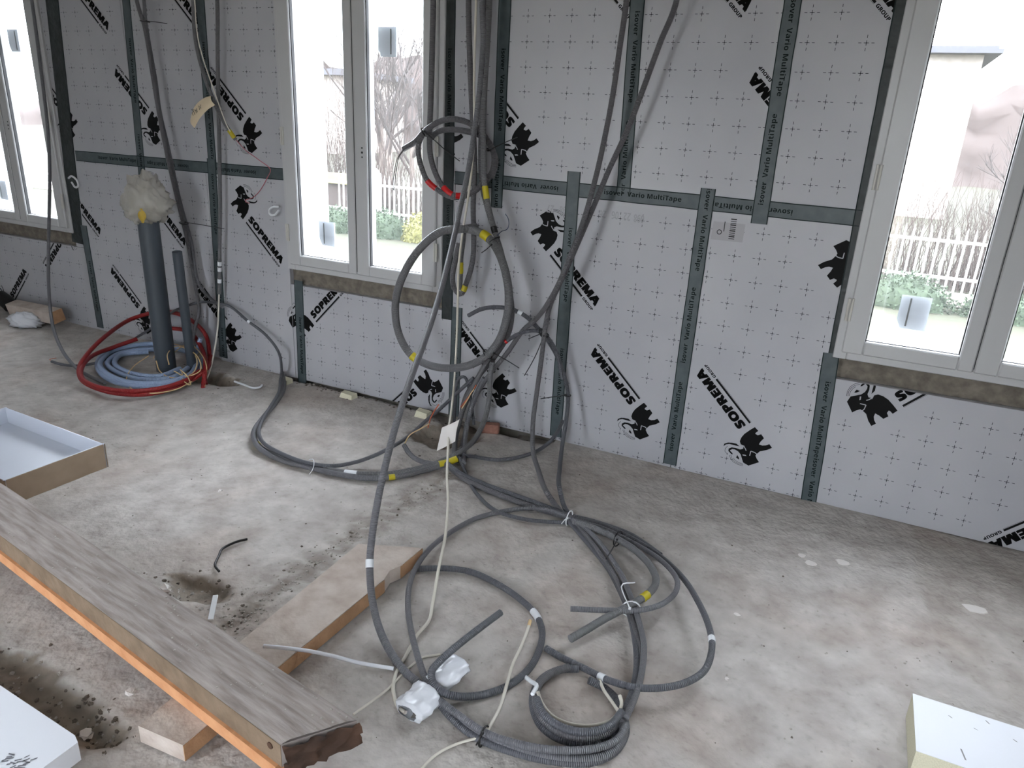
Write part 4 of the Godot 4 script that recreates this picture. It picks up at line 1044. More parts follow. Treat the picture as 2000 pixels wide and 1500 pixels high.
func build_cables():
	# ---- bundle in the middle
	cable("grey_conduit", "grey conduit at the left of the bundle forming a small ring", "conduit", [V(-1.858, 2.494, 0.12), V(-1.858, 1.964, 0.12), V(-1.855, 1.762, 0.13), V(-1.854, 1.551, 0.14), V(-1.852, 1.417, 0.15), V(-1.842, 1.333, 0.16), V(-1.814, 1.252, 0.16), V(-1.763, 1.191, 0.17), V(-1.711, 1.161, 0.17), V(-1.662, 1.165, 0.13), V(-1.61, 1.208, 0.09), V(-1.568, 1.271, 0.07), V(-1.564, 1.349, 0.07), V(-1.603, 1.408, 0.07), V(-1.688, 1.434, 0.07), V(-1.778, 1.441, 0.09), V(-1.839, 1.426, 0.11), V(-1.862, 1.399, 0.12)], 0.013, M.conduit[1], [[V(-1.741, 1.17, 0.17), 0.05, M.red_band, "red_band"], [V(-1.69, 1.162, 0.15), 0.03, M.red_band, "red_band"]])
	var oe := cable("grey_conduit", "ribbed grey conduit end with wires poking out by the window", "conduit", [V(-1.959, 1.347, 0.2), V(-1.893, 1.384, 0.2), V(-1.856, 1.425, 0.19), V(-1.802, 1.467, 0.17), V(-1.749, 1.485, 0.14), V(-1.699, 1.479, 0.1), V(-1.643, 1.449, 0.07), V(-1.586, 1.38, 0.06), V(-1.557, 1.316, 0.06), V(-1.57, 1.242, 0.07)], 0.013, M.conduit[1])
	cable("grey_conduit", "ribbed grey conduit with red tape hanging as a half ring", "conduit", [V(-1.856, 1.425, 0.19), V(-1.877, 1.376, 0.2), V(-1.879, 1.332, 0.2), V(-1.863, 1.275, 0.2), V(-1.832, 1.219, 0.2), V(-1.8, 1.189, 0.19), V(-1.756, 1.165, 0.18), V(-1.713, 1.152, 0.17), V(-1.68, 1.155, 0.13), V(-1.631, 1.184, 0.1), V(-1.59, 1.232, 0.09)], 0.012, M.conduit[1], [[V(-1.813, 1.197, 0.19), 0.05, M.red_band, "red_band"]])
	for wr in [[[V(-1.959, 1.347, 0.2), V(-1.986, 1.303, 0.21), V(-2.007, 1.222, 0.21), V(-2.01, 1.16, 0.21)], "first of two thin dark wires hanging from conduit end"], [[V(-1.954, 1.345, 0.2), V(-1.978, 1.308, 0.21), V(-1.995, 1.234, 0.21), V(-2.004, 1.16, 0.21)], "second of two thin dark wires hanging from conduit end"]]:
		cable("thin_wire", wr[1], "wire", wr[0], 0.0017, M.black, [[wr[0][-1], 0.022, M.black, "taped_tip"]])
	zip_tie("black cable tie across the small ring by the window", V(-1.856, 1.425, 0.19), V(1, 0.6, -0.2), 0.02, [V(-1.844, 1.43, 0.21), V(-1.791, 1.391, 0.2), V(-1.756, 1.35, 0.16), V(-1.709, 1.308, 0.12)], M.black)
	zip_tie("black cable tie pointing right from the small ring", V(-1.59, 1.365, 0.075), V(0.3, 1, 0), 0.02, [V(-1.575, 1.362, 0.1), V(-1.497, 1.399, 0.1), V(-1.436, 1.425, 0.1)], M.black)
	cable("grey_conduit", "grey conduit folded into a hanging bight with yellow band", "conduit", [V(-1.701, 2.494, 0.09), V(-1.701, 1.966, 0.09), V(-1.69, 1.767, 0.09), V(-1.667, 1.559, 0.1), V(-1.652, 1.41, 0.1), V(-1.641, 1.256, 0.1), V(-1.639, 1.12, 0.11), V(-1.627, 1.006, 0.12), V(-1.624, 0.912, 0.12), V(-1.627, 0.841, 0.13), V(-1.652, 0.759, 0.13), V(-1.675, 0.701, 0.14), V(-1.71, 0.721, 0.14), V(-1.722, 0.781, 0.14), V(-1.713, 0.866, 0.13), V(-1.702, 0.939, 0.12)], 0.0125, M.conduit[1], [[V(-1.668, 0.73, 0.13), 0.03, M.yellow, "yellow_band"]])
	cable("grey_conduit", "short grey conduit stub with wide yellow band inside the big loop", "conduit", [V(-1.667, 0.999, 0.14), V(-1.673, 0.932, 0.14), V(-1.68, 0.872, 0.14), V(-1.68, 0.786, 0.14), V(-1.687, 0.72, 0.13)], 0.012, M.conduit[2], [[V(-1.679, 0.831, 0.14), 0.05, M.yellow, "yellow_band"]])
	cable("grey_conduit", "longest grey conduit sweeping from ceiling to the floor in front", "conduit", [V(-1.599, 2.494, 0.16), V(-1.599, 1.953, 0.16), V(-1.587, 1.819, 0.16), V(-1.589, 1.64, 0.17), V(-1.587, 1.496, 0.2), V(-1.574, 1.289, 0.28), V(-1.556, 1.147, 0.37), V(-1.524, 1.023, 0.48), V(-1.452, 0.846, 0.7), V(-1.397, 0.731, 0.88), V(-1.34, 0.618, 1.08), V(-1.301, 0.52, 1.22), V(-1.269, 0.421, 1.33), V(-1.242, 0.319, 1.42), V(-1.225, 0.205, 1.48), V(-1.203, 0.141, 1.52), V(-1.144, 0.07, 1.586), V(-1.057, 0.03, 1.657), V(-0.94, 0.012, 1.723), V(-0.833, 0.012, 1.758), V(-0.733, 0.014, 1.799), V(-0.642, 0.02, 1.824), V(-0.548, 0.02, 1.824), V(-0.451, 0.02, 1.807), V(-0.364, 0.02, 1.767), V(-0.321, 0.02, 1.719), V(-0.31, 0.03, 1.663), V(-0.334, 0.03, 1.609)], 0.0118, M.conduit[0], [[V(-1.208, 0.152, 1.51), 0.02, M.white_band, "pale_mark"]])
	cable("grey_conduit", "grey conduit with yellow striped band merging into the big loop", "conduit", [V(-1.595, 2.494, 0.1), V(-1.595, 1.962, 0.1), V(-1.599, 1.766, 0.1), V(-1.6, 1.603, 0.11), V(-1.594, 1.456, 0.12), V(-1.587, 1.348, 0.12), V(-1.575, 1.24, 0.13), V(-1.55, 1.142, 0.14), V(-1.503, 1.035, 0.16), V(-1.447, 0.922, 0.18), V(-1.404, 0.786, 0.2), V(-1.4, 0.663, 0.2), V(-1.431, 0.535, 0.2), V(-1.501, 0.404, 0.18), V(-1.574, 0.271, 0.16), V(-1.631, 0.137, 0.16), V(-1.643, 0.024, 0.2), V(-1.49, 0.03, 0.498)], 0.013, M.conduit[2], [[V(-1.567, 1.187, 0.135), 0.06, M.yellow, "yellow_band"], [V(-1.508, 1.023, 0.16), 0.02, M.black, "black_tape"]])
	cable("grey_conduit", "second grey conduit close behind the yellow striped one", "conduit", [V(-1.633, 2.494, 0.07), V(-1.633, 1.967, 0.07), V(-1.628, 1.728, 0.07), V(-1.63, 1.519, 0.07), V(-1.629, 1.345, 0.07), V(-1.619, 1.211, 0.07), V(-1.586, 1.123, 0.08), V(-1.54, 1.036, 0.1), V(-1.484, 0.954, 0.14), V(-1.437, 0.845, 0.16), V(-1.388, 0.687, 0.17), V(-1.402, 0.561, 0.16), V(-1.476, 0.429, 0.14), V(-1.574, 0.299, 0.12), V(-1.643, 0.177, 0.12), V(-1.663, 0.053, 0.14)], 0.012, M.conduit[1])
	cable("large_conduit_loop", "big hanging loop of thick grey conduit below the middle window", "conduit", [V(-1.603, 1.025, 0.14), V(-1.636, 1.02, 0.2), V(-1.728, 1.003, 0.24), V(-1.829, 0.912, 0.27), V(-1.915, 0.76, 0.29), V(-1.941, 0.63, 0.3), V(-1.921, 0.501, 0.3), V(-1.861, 0.406, 0.29), V(-1.779, 0.369, 0.28), V(-1.676, 0.362, 0.26), V(-1.568, 0.39, 0.24), V(-1.479, 0.452, 0.23), V(-1.421, 0.537, 0.22), V(-1.387, 0.655, 0.22), V(-1.382, 0.757, 0.22), V(-1.419, 0.879, 0.21), V(-1.469, 0.958, 0.2), V(-1.528, 1.001, 0.19), V(-1.602, 1.017, 0.18), V(-1.68, 1.015, 0.17)], 0.0185, M.conduit[2], [[V(-1.53, 0.994, 0.19), 0.045, M.yellow, "yellow_band"], [V(-1.837, 0.395, 0.29), 0.012, M.yellow, "yellow_mark"]], "", null, 12)
	cable("thin_wire", "thin blue wire sticking up from the big loop tie", "wire", [V(-1.464, 1.009, 0.2), V(-1.447, 1.028, 0.19), V(-1.436, 1.035, 0.16), V(-1.437, 1.055, 0.14), V(-1.448, 1.08, 0.13), V(-1.467, 1.096, 0.12)], 0.0017, M.blue_wire)
	zip_tie("black cable tie on the big loop top", V(-1.476, 0.99, 0.2), V(0.6, -1, 0), 0.026, [V(-1.47, 0.972, 0.24), V(-1.489, 0.951, 0.25), V(-1.514, 0.932, 0.25)], M.black)
	zip_tie("black cable tie at the lower right of the big loop", V(-1.479, 0.457, 0.22), V(1, 1, 0), 0.026, [V(-1.425, 0.482, 0.26), V(-1.353, 0.464, 0.27), V(-1.289, 0.439, 0.27)], M.black)
	cable("white_cable", "white cable hanging straight down with a folded card on it", "cable", [V(-1.642, 2.494, 0.13), V(-1.642, 1.959, 0.13), V(-1.636, 1.661, 0.14), V(-1.617, 1.433, 0.16), V(-1.617, 1.304, 0.17), V(-1.621, 1.128, 0.2), V(-1.639, 1.013, 0.2), V(-1.656, 0.847, 0.2), V(-1.657, 0.69, 0.2), V(-1.658, 0.514, 0.2), V(-1.653, 0.313, 0.22), V(-1.551, 0.237, 0.42), V(-1.493, 0.197, 0.54), V(-1.403, 0.171, 0.7), V(-1.318, 0.14, 0.85), V(-1.224, 0.123, 1), V(-1.129, 0.093, 1.18), V(-1.065, 0.065, 1.33), V(-1.023, 0.015, 1.433), V(-0.993, 0.01, 1.502), V(-0.988, 0.01, 1.577), V(-0.968, 0.008, 1.67), V(-0.949, 0.008, 1.75), V(-0.92, 0.008, 1.801), V(-0.876, 0.01, 1.842), V(-0.844, 0.015, 1.855)], 0.0055, M.white_cable)
	var cd := thing("folded_card", "white folded card threaded on the hanging white cable", "card", V(-1.458, 0.191, 0.6))
	var cs := Shape.new()
	var c00: Vector3 = V(-1.519, 0.1, 0.6) - cd.position; var c10: Vector3 = V(-1.411, 0.184, 0.64) - cd.position; var c01: Vector3 = V(-1.506, 0.209, 0.58) - cd.position; var c11: Vector3 = V(-1.433, 0.255, 0.56) - cd.position
	cs.grid(8, 8, func(a: float, t: float) -> Vector3: return c00.lerp(c10, a).lerp(c01.lerp(c11, a), t) + V(0, 0, 0.012 * sin(a * PI)))
	cs.grid(8, 8, func(a: float, t: float) -> Vector3: return c00.lerp(c10, a).lerp(c01.lerp(c11, a), t) + V(0, 0, 0.012 * sin(a * PI) - 0.002))
	obj("sheet", cs, M.card_white, cd)
	var fl := Shape.new()
	var e0: Vector3 = V(-1.412, 0.276, 0.59) - cd.position; var e1: Vector3 = V(-1.386, 0.206, 0.67) - cd.position
	fl.grid(4, 8, func(a: float, t: float) -> Vector3: return c10.lerp(c11, t).lerp(e1.lerp(e0, t), a) + V(0, 0, 0.008 * sin(t * PI)))
	obj("folded_edge", fl, M.card_white, cd)
	# ---- pair from the upper right
	cable("grey_conduit", "left grey conduit descending from upper right to the wall hub", "conduit", [V(-0.989, 2.494, 0.12), V(-0.989, 1.948, 0.12), V(-0.999, 1.787, 0.12), V(-1.008, 1.599, 0.13), V(-1.025, 1.443, 0.133), V(-1.046, 1.29, 0.14), V(-1.081, 1.109, 0.15), V(-1.13, 0.941, 0.158), V(-1.183, 0.788, 0.17), V(-1.258, 0.659, 0.167), V(-1.325, 0.588, 0.17), V(-1.403, 0.462, 0.168), V(-1.469, 0.369, 0.17), V(-1.536, 0.266, 0.162), V(-1.601, 0.127, 0.15), V(-1.623, -0.015, 0.16), V(-1.459, 0.03, 0.51)], 0.0112, M.conduit[1])
	cable("grey_conduit", "right grey conduit descending from upper right to the floor hub", "conduit", [V(-0.799, 2.494, 0.1), V(-0.799, 1.948, 0.1), V(-0.844, 1.804, 0.1), V(-0.903, 1.604, 0.1), V(-0.941, 1.482, 0.1), V(-1.004, 1.322, 0.1), V(-1.045, 1.195, 0.11), V(-1.107, 1.012, 0.12), V(-1.163, 0.853, 0.13), V(-1.207, 0.732, 0.14), V(-1.219, 0.635, 0.16), V(-1.215, 0.502, 0.19), V(-1.214, 0.35, 0.22), V(-1.2, 0.195, 0.28), V(-1.158, 0.096, 0.36), V(-1.083, 0.056, 0.46), V(-0.949, 0.08, 0.674), V(-0.905, 0.02, 0.66), V(-0.84, 0.014, 0.699), V(-0.758, 0.014, 0.696)], 0.0112, M.conduit[1])
	cable("grey_conduit", "grey conduit arching over below the big loop, end in the air", "conduit", [V(-1.619, 0.61, 0.16), V(-1.546, 0.654, 0.17), V(-1.472, 0.675, 0.17), V(-1.392, 0.675, 0.16), V(-1.316, 0.646, 0.15), V(-1.277, 0.611, 0.14), V(-1.236, 0.562, 0.12), V(-1.185, 0.484, 0.1), V(-1.143, 0.393, 0.09), V(-1.108, 0.296, 0.1), V(-1.091, 0.183, 0.14), V(-1.078, 0.091, 0.2), V(-1.023, 0.041, 0.36), V(-0.924, 0.08, 0.609), V(-0.888, 0.02, 0.635), V(-0.828, 0.016, 0.695)], 0.010, M.conduit[3], [[V(-1.349, 0.663, 0.15), 0.016, M.white_band, "white_mark"]])
	cable("grey_conduit", "short dark conduit with a red wire tip arching to the tie", "conduit", [V(-1.399, 0.526, 0.2), V(-1.358, 0.56, 0.19), V(-1.304, 0.587, 0.17), V(-1.248, 0.589, 0.15), V(-1.206, 0.552, 0.13), V(-1.167, 0.472, 0.11), V(-1.142, 0.366, 0.1)], 0.009, M.conduit[3], [[V(-1.396, 0.529, 0.2), 0.02, M.red_band, "red_tip"]])
	zip_tie("black cable tie with long tail hanging at the conduit crossing", V(-1.234, 0.579, 0.14), V(0.4, 1, 0), 0.026, [V(-1.217, 0.582, 0.18), V(-1.242, 0.497, 0.19), V(-1.267, 0.433, 0.2), V(-1.293, 0.381, 0.2)], M.black)
	zip_tie("short black cable tie left of the conduit crossing", V(-1.24, 0.585, 0.15), V(1, 0.4, 0), 0.02, [V(-1.232, 0.589, 0.18), V(-1.258, 0.575, 0.19), V(-1.287, 0.558, 0.19)], M.black)
	zip_tie("black cable tie low on the right hand conduit", V(-1.11, 0.29, 0.1), V(0, 1, 0), 0.016, [V(-1.108, 0.297, 0.12), V(-1.17, 0.279, 0.13), V(-1.232, 0.256, 0.13)], M.black)
	# ---- hub at the wall foot
	cable("grey_conduit", "grey conduit with pale edge curving from floor bundle up to the loop", "conduit", [V(-2.933, 0.028, 0.03), V(-2.821, 0.02, 0.162), V(-2.691, 0.02, 0.319), V(-2.584, 0.02, 0.52), V(-2.502, 0.02, 0.672), V(-2.436, 0.02, 0.761), V(-2.349, 0.02, 0.831), V(-2.244, 0.02, 0.87), V(-2.099, 0.018, 0.875), V(-1.955, 0.018, 0.864), V(-1.796, 0.018, 0.836), V(-1.677, 0.018, 0.769), V(-1.596, 0.02, 0.679), V(-1.53, 0.03, 0.584), V(-1.469, 0.06, 0.502), V(-1.455, 0.085, 0.36), V(-1.447, 0.166, 0.28), V(-1.46, 0.26, 0.22), V(-1.471, 0.343, 0.2), V(-1.461, 0.422, 0.2)], 0.0125, M.conduit[2], [[V(-1.819, 0.018, 0.845), 0.02, M.white_band, "white_band"], [V(-1.788, 0.018, 0.832), 0.02, M.white_band, "white_band"], [V(-2.343, 0.02, 0.827), 0.03, M.yellow, "yellow_mark"]])
	cable("grey_conduit", "second grey conduit in the U shaped floor bundle", "conduit", [V(-2.894, 0.02, 0.053), V(-2.751, 0.016, 0.222), V(-2.657, 0.016, 0.375), V(-2.531, 0.03, 0.611), V(-2.447, 0.035, 0.752), V(-2.379, 0.035, 0.821), V(-2.292, 0.03, 0.873), V(-2.164, 0.016, 0.891), V(-2.008, 0.016, 0.886), V(-1.851, 0.016, 0.871), V(-1.716, 0.016, 0.834), V(-1.615, 0.016, 0.75), V(-1.552, 0.016, 0.643), V(-1.487, 0.03, 0.576)], 0.012, M.conduit[0], [[V(-1.638, 0.016, 0.775), 0.02, M.yellow, "yellow_mark"]])
	cable("grey_conduit", "dark conduit branching off the U bundle up to the hub", "conduit", [V(-2.863, 0.03, 0.119), V(-2.717, 0.035, 0.289), V(-2.59, 0.04, 0.49), V(-2.477, 0.045, 0.672), V(-2.377, 0.05, 0.79), V(-2.292, 0.045, 0.846), V(-2.166, 0.04, 0.877), V(-2.009, 0.035, 0.884), V(-1.902, 0.03, 0.842), V(-1.838, 0.03, 0.755), V(-1.771, 0.06, 0.701), V(-1.71, 0.1, 0.65), V(-1.776, 0.053, 0.4), V(-1.752, 0.096, 0.3), V(-1.725, 0.13, 0.24), V(-1.668, 0.204, 0.18), V(-1.581, 0.302, 0.16)], 0.009, M.conduit[3])
	cable("white_thread", "white thread tied round the floor bundle", "string", [V(-2.028, 0.03, 0.848), V(-1.998, 0.045, 0.859), V(-1.957, 0.045, 0.9), V(-1.951, 0.03, 0.918), V(-1.968, 0.006, 0.919)], 0.0018, M.white_band)
	cable("grey_conduit", "short grey conduit end with orange wires left of the hub", "conduit", [V(-1.725, 0.06, 0.551), V(-1.681, 0.035, 0.571), V(-1.606, 0.03, 0.601), V(-1.541, 0.03, 0.597), V(-1.466, 0.04, 0.575)], 0.011, M.conduit[0])
	for wr in [[[V(-1.725, 0.06, 0.551), V(-1.714, 0.1, 0.52), V(-1.688, 0.12, 0.474), V(-1.672, 0.13, 0.419)], "yellow orange wire from the short conduit end", "beige"], [[V(-1.69, 0.1, 0.399), V(-1.735, 0.108, 0.3), V(-1.712, 0.153, 0.3), V(-1.692, 0.184, 0.3)], "red wire bundle beside the hub", "orange_wire"], [[V(-1.626, 0.152, 0.2), V(-1.593, 0.2, 0.2), V(-1.565, 0.245, 0.2), V(-1.544, 0.284, 0.2)], "orange wires splayed above the hub", "orange_wire"], [[V(-1.614, 0.15, 0.21), V(-1.579, 0.211, 0.21), V(-1.56, 0.245, 0.22), V(-1.544, 0.269, 0.22)], "pale orange wire above the hub", "beige"]]:
		cable("loose_wire", wr[1], "wire", wr[0], 0.003, M[wr[2]])
	cable("grey_conduit", "thin dark conduit bending over at the hub", "conduit", [V(-1.72, -0.06, 0.1), V(-1.715, 0.113, 0.1), V(-1.709, 0.226, 0.1), V(-1.692, 0.262, 0.1), V(-1.663, 0.271, 0.1), V(-1.641, 0.226, 0.1), V(-1.62, 0.133, 0.1), V(-1.591, 0.035, 0.12)], 0.008, M.conduit[3])
	cable("grey_conduit", "grey riser conduit from the floor hub to the crossing", "conduit", [V(-1.416, 0.04, 0.538), V(-1.545, 0.003, 0.3), V(-1.577, 0.074, 0.22), V(-1.576, 0.156, 0.18), V(-1.548, 0.248, 0.17), V(-1.517, 0.317, 0.17)], 0.012, M.conduit[0])
	cable("grey_conduit", "grey conduit running right from the hub to the tape foot", "conduit", [V(-1.515, 0.03, 0.482), V(-1.448, 0.02, 0.423), V(-1.318, 0.015, 0.375), V(-1.215, 0.02, 0.247), V(-1.176, 0.04, 0.138), V(-1.148, 0.089, 0.1), V(-1.136, 0.144, 0.06)], 0.009, M.conduit[3])
	for c in [[[V(-1.481, 0.04, 0.578), V(-1.374, 0.025, 0.612), V(-1.248, 0.02, 0.636), V(-1.104, 0.02, 0.655), V(-0.968, 0.02, 0.673), V(-0.858, 0.02, 0.693), V(-0.74, 0.02, 0.688), V(-0.588, 0.02, 0.707), V(-0.446, 0.02, 0.786)], "dark conduit running from the wall hub to the floor hub", 3, 0.012], [[V(-1.459, 0.02, 0.577), V(-1.335, 0.016, 0.636), V(-1.193, 0.016, 0.669), V(-1.039, 0.016, 0.693), V(-0.901, 0.016, 0.697), V(-0.798, 0.016, 0.705), V(-0.683, 0.016, 0.699)], "second dark conduit from the wall hub to the floor hub", 1, 0.0125], [[V(-1.446, 0.05, 0.519), V(-1.381, 0.015, 0.577), V(-1.251, 0.012, 0.711), V(-1.117, 0.012, 0.794), V(-0.981, 0.012, 0.792), V(-0.867, 0.014, 0.751), V(-0.773, 0.02, 0.716)], "thin conduit bowing below the dark conduits", 3, 0.008]]:
		cable("grey_conduit", c[1], "conduit", c[0], c[3], M.conduit[c[2]])
	cable("yellow_banded_sleeve", "yellow striped sleeve on the conduits at the hub", "sleeve", [V(-1.508, 0.035, 0.595), V(-1.48, 0.04, 0.565), V(-1.455, 0.05, 0.531)], 0.0155, M.yellow)

func build_floor_cables():
	cable("grey_conduit", "grey conduit circling left from the floor hub", "conduit", [V(-0.802, 0.03, 0.726), V(-0.9, 0.025, 0.7), V(-0.997, 0.02, 0.71), V(-1.09, 0.012, 0.778), V(-1.161, 0.012, 0.885), V(-1.199, 0.012, 1.05), V(-1.184, 0.03, 1.231), V(-1.147, 0.03, 1.369), V(-1.073, 0.03, 1.499), V(-0.988, 0.03, 1.605), V(-0.903, 0.03, 1.695), V(-0.833, 0.03, 1.758), V(-0.774, 0.03, 1.79), V(-0.7, 0.035, 1.815), V(-0.617, 0.035, 1.831), V(-0.52, 0.04, 1.825), V(-0.436, 0.04, 1.797), V(-0.359, 0.04, 1.75), V(-0.317, 0.04, 1.696), V(-0.309, 0.045, 1.642)], 0.0095, M.conduit[0])
	cable("grey_conduit", "ribbed grey conduit with a free end inside the left floor loop", "conduit", [V(-1.176, 0.012, 1.29), V(-1.091, 0.012, 1.238), V(-1.003, 0.012, 1.212), V(-0.895, 0.012, 1.228), V(-0.799, 0.012, 1.261), V(-0.712, 0.012, 1.312), V(-0.659, 0.012, 1.381), V(-0.634, 0.012, 1.464), V(-0.63, 0.012, 1.56), V(-0.661, 0.014, 1.655), V(-0.718, 0.016, 1.721), V(-0.771, 0.04, 1.769), V(-0.816, 0.05, 1.763), V(-0.838, 0.06, 1.737), V(-0.834, 0.07, 1.702), V(-0.812, 0.09, 1.646), V(-0.789, 0.1, 1.567), V(-0.76, 0.11, 1.474)], 0.0105, M.conduit[3], [[V(-0.704, 0.012, 1.302), 0.035, M.white_band, "white_band"]])
	cable("grey_conduit", "outermost right loop of grey conduit on the floor", "conduit", [V(-0.823, 0.03, 0.729), V(-0.724, 0.03, 0.707), V(-0.59, 0.03, 0.736), V(-0.457, 0.03, 0.799), V(-0.349, 0.04, 0.9), V(-0.26, 0.06, 1.044), V(-0.192, 0.07, 1.188), V(-0.168, 0.07, 1.278), V(-0.171, 0.06, 1.362), V(-0.207, 0.05, 1.422), V(-0.266, 0.045, 1.472), V(-0.33, 0.04, 1.499), V(-0.404, 0.03, 1.497), V(-0.49, 0.012, 1.466), V(-0.565, 0.012, 1.456), V(-0.621, 0.012, 1.442)], 0.0100, M.conduit[3], [[V(-0.178, 0.07, 1.228), 0.02, M.white_band, "white_mark"], [V(-0.432, 0.03, 1.494), 0.03, M.white_band, "white_band"]])
	cable("grey_conduit", "grey conduit in the right loops whose free end points left", "conduit", [V(-0.809, 0.04, 0.749), V(-0.697, 0.04, 0.745), V(-0.562, 0.04, 0.783), V(-0.434, 0.05, 0.858), V(-0.349, 0.06, 0.96), V(-0.332, 0.07, 1.064), V(-0.359, 0.07, 1.146), V(-0.416, 0.06, 1.193), V(-0.496, 0.055, 1.231), V(-0.609, 0.05, 1.278)], 0.009, M.conduit[0])
	cable("grey_conduit", "thicker grey conduit with yellow band and open end on the floor", "conduit", [V(-0.797, 0.05, 0.771), V(-0.677, 0.05, 0.786), V(-0.548, 0.05, 0.833), V(-0.449, 0.06, 0.931), V(-0.402, 0.07, 1.033), V(-0.409, 0.07, 1.114), V(-0.445, 0.06, 1.182), V(-0.496, 0.05, 1.269), V(-0.531, 0.045, 1.343), V(-0.56, 0.04, 1.4)], 0.0125, M.conduit[2], [[V(-0.413, 0.07, 1.122), 0.02, M.yellow, "yellow_band"]])
	for c in [[[V(-0.828, 0.02, 0.73), V(-0.707, 0.014, 0.836), V(-0.59, 0.014, 0.952), V(-0.5, 0.02, 1.081), V(-0.435, 0.03, 1.197), V(-0.387, 0.03, 1.3), V(-0.352, 0.03, 1.401), V(-0.333, 0.03, 1.504), V(-0.328, 0.03, 1.595), V(-0.308, 0.02, 1.645), V(-0.316, 0.014, 1.71), V(-0.362, 0.014, 1.773), V(-0.444, 0.014, 1.811), V(-0.543, 0.014, 1.833), V(-0.643, 0.014, 1.836), V(-0.734, 0.014, 1.809), V(-0.802, 0.02, 1.776)], "dark conduit down the middle joining the front loop", 3, 0.0105], [[V(-0.797, 0.03, 0.74), V(-0.677, 0.025, 0.855), V(-0.555, 0.025, 0.993), V(-0.469, 0.03, 1.129), V(-0.404, 0.035, 1.251), V(-0.355, 0.03, 1.348), V(-0.332, 0.03, 1.459), V(-0.325, 0.03, 1.559), V(-0.323, 0.04, 1.638)], "second dark conduit down the middle of the floor tangle", 1, 0.0105], [[V(-0.783, 0.045, 0.753), V(-0.666, 0.04, 0.844), V(-0.547, 0.04, 0.978), V(-0.461, 0.045, 1.114), V(-0.398, 0.05, 1.234), V(-0.353, 0.05, 1.334), V(-0.329, 0.045, 1.435), V(-0.319, 0.04, 1.534), V(-0.317, 0.05, 1.626)], "third conduit of the dark middle bundle", 0, 0.009]]:
		cable("grey_conduit", c[1], "conduit", c[0], c[3], M.conduit[c[2]])
	# coil at the front
	var co := thing("small_floor_coil", "small coil of dark grey conduit on the floor in front", "conduit")
	cable("", "", "", [V(-0.503, 0.012, 1.475), V(-0.547, 0.012, 1.504), V(-0.578, 0.012, 1.561), V(-0.578, 0.012, 1.622), V(-0.554, 0.012, 1.678), V(-0.511, 0.012, 1.721), V(-0.452, 0.012, 1.736), V(-0.389, 0.012, 1.718), V(-0.34, 0.012, 1.673), V(-0.326, 0.012, 1.608), V(-0.355, 0.012, 1.548), V(-0.409, 0.012, 1.513), V(-0.455, 0.03, 1.523)], 0.011, M.conduit[3], [], "", co, 10, "outer_turn")
	cable("", "", "", [V(-0.528, 0.02, 1.492), V(-0.562, 0.03, 1.559), V(-0.569, 0.034, 1.622), V(-0.547, 0.034, 1.68), V(-0.507, 0.034, 1.72), V(-0.448, 0.034, 1.738), V(-0.389, 0.034, 1.722), V(-0.346, 0.034, 1.678), V(-0.335, 0.034, 1.618)], 0.0105, M.conduit[1], [], "", co, 10, "upper_turn")
	cable("", "", "", [V(-0.545, 0.055, 1.683), V(-0.507, 0.055, 1.723), V(-0.452, 0.055, 1.74), V(-0.39, 0.055, 1.725), V(-0.345, 0.055, 1.678), V(-0.331, 0.055, 1.616)], 0.010, M.conduit[3], [], "", co, 10, "third_turn")
	cable("white_cable", "white cable coiled inside the small floor coil", "cable", [V(-0.556, 0.05, 1.652), V(-0.538, 0.03, 1.664), V(-0.499, 0.02, 1.683), V(-0.44, 0.02, 1.685), V(-0.384, 0.02, 1.656), V(-0.348, 0.03, 1.62), V(-0.341, 0.05, 1.586), V(-0.353, 0.06, 1.569)], 0.005, M.white_cable)
	cable("white_cable", "white cable lying across the right of the small floor coil", "cable", [V(-0.437, 0.02, 1.486), V(-0.409, 0.03, 1.535), V(-0.37, 0.04, 1.579), V(-0.34, 0.05, 1.615)], 0.0045, M.white_cable)
	cable("white_tape_scrap", "white tape on the top of the small floor coil", "tape", [V(-0.635, 0.006, 1.569), V(-0.601, 0.02, 1.596), V(-0.568, 0.045, 1.631), V(-0.566, 0.045, 1.664)], 0.006, M.white_band)
	cable("beige_cable", "beige twisted cable with frayed end standing on the floor", "cable", [V(-0.696, 0.05, 1.393), V(-0.689, 0.04, 1.43), V(-0.68, 0.03, 1.49), V(-0.672, 0.025, 1.562), V(-0.65, 0.03, 1.646), V(-0.627, 0.03, 1.739), V(-0.621, 0.03, 1.824)], 0.0048, M.white_cable, [[V(-0.695, 0.05, 1.395), 0.03, M.beige, "frayed_tip"]])
	cable("beige_cable", "thin beige cable running left past the plastic wrap to the beam", "cable", [V(-0.885, 0.006, 1.612), V(-0.923, 0.006, 1.65), V(-0.935, 0.006, 1.712), V(-0.94, 0.006, 1.805), V(-0.956, 0.02, 1.93)], 0.0036, M.white_cable)
	cable("beige_cable", "thin beige cable leaving the picture at the bottom", "cable", [V(-0.629, 0.02, 1.835), V(-0.676, 0.008, 1.87), V(-0.706, 0.006, 1.92), V(-0.716, 0.006, 1.974), V(-0.712, 0.006, 2.036)], 0.0036, M.white_cable)
	cable("clear_tube", "pale flattened plastic tube lying between board and conduit", "tube", [V(-1.292, 0.075, 1.893), V(-1.231, 0.075, 1.869), V(-1.188, 0.05, 1.825), V(-1.135, 0.03, 1.791), V(-1.068, 0.012, 1.761), V(-0.966, 0.01, 1.73)], 0.0055, M.wrap)
	zip_tie("black cable tie round the front conduit bundle", V(-0.623, 0.025, 1.834), V(-0.569, 0.02, 1.825) - V(-0.687, 0.02, 1.825), 0.026, [V(-0.62, 0.05, 1.849), V(-0.625, 0.03, 1.855), V(-0.633, 0.01, 1.854)], M.black)
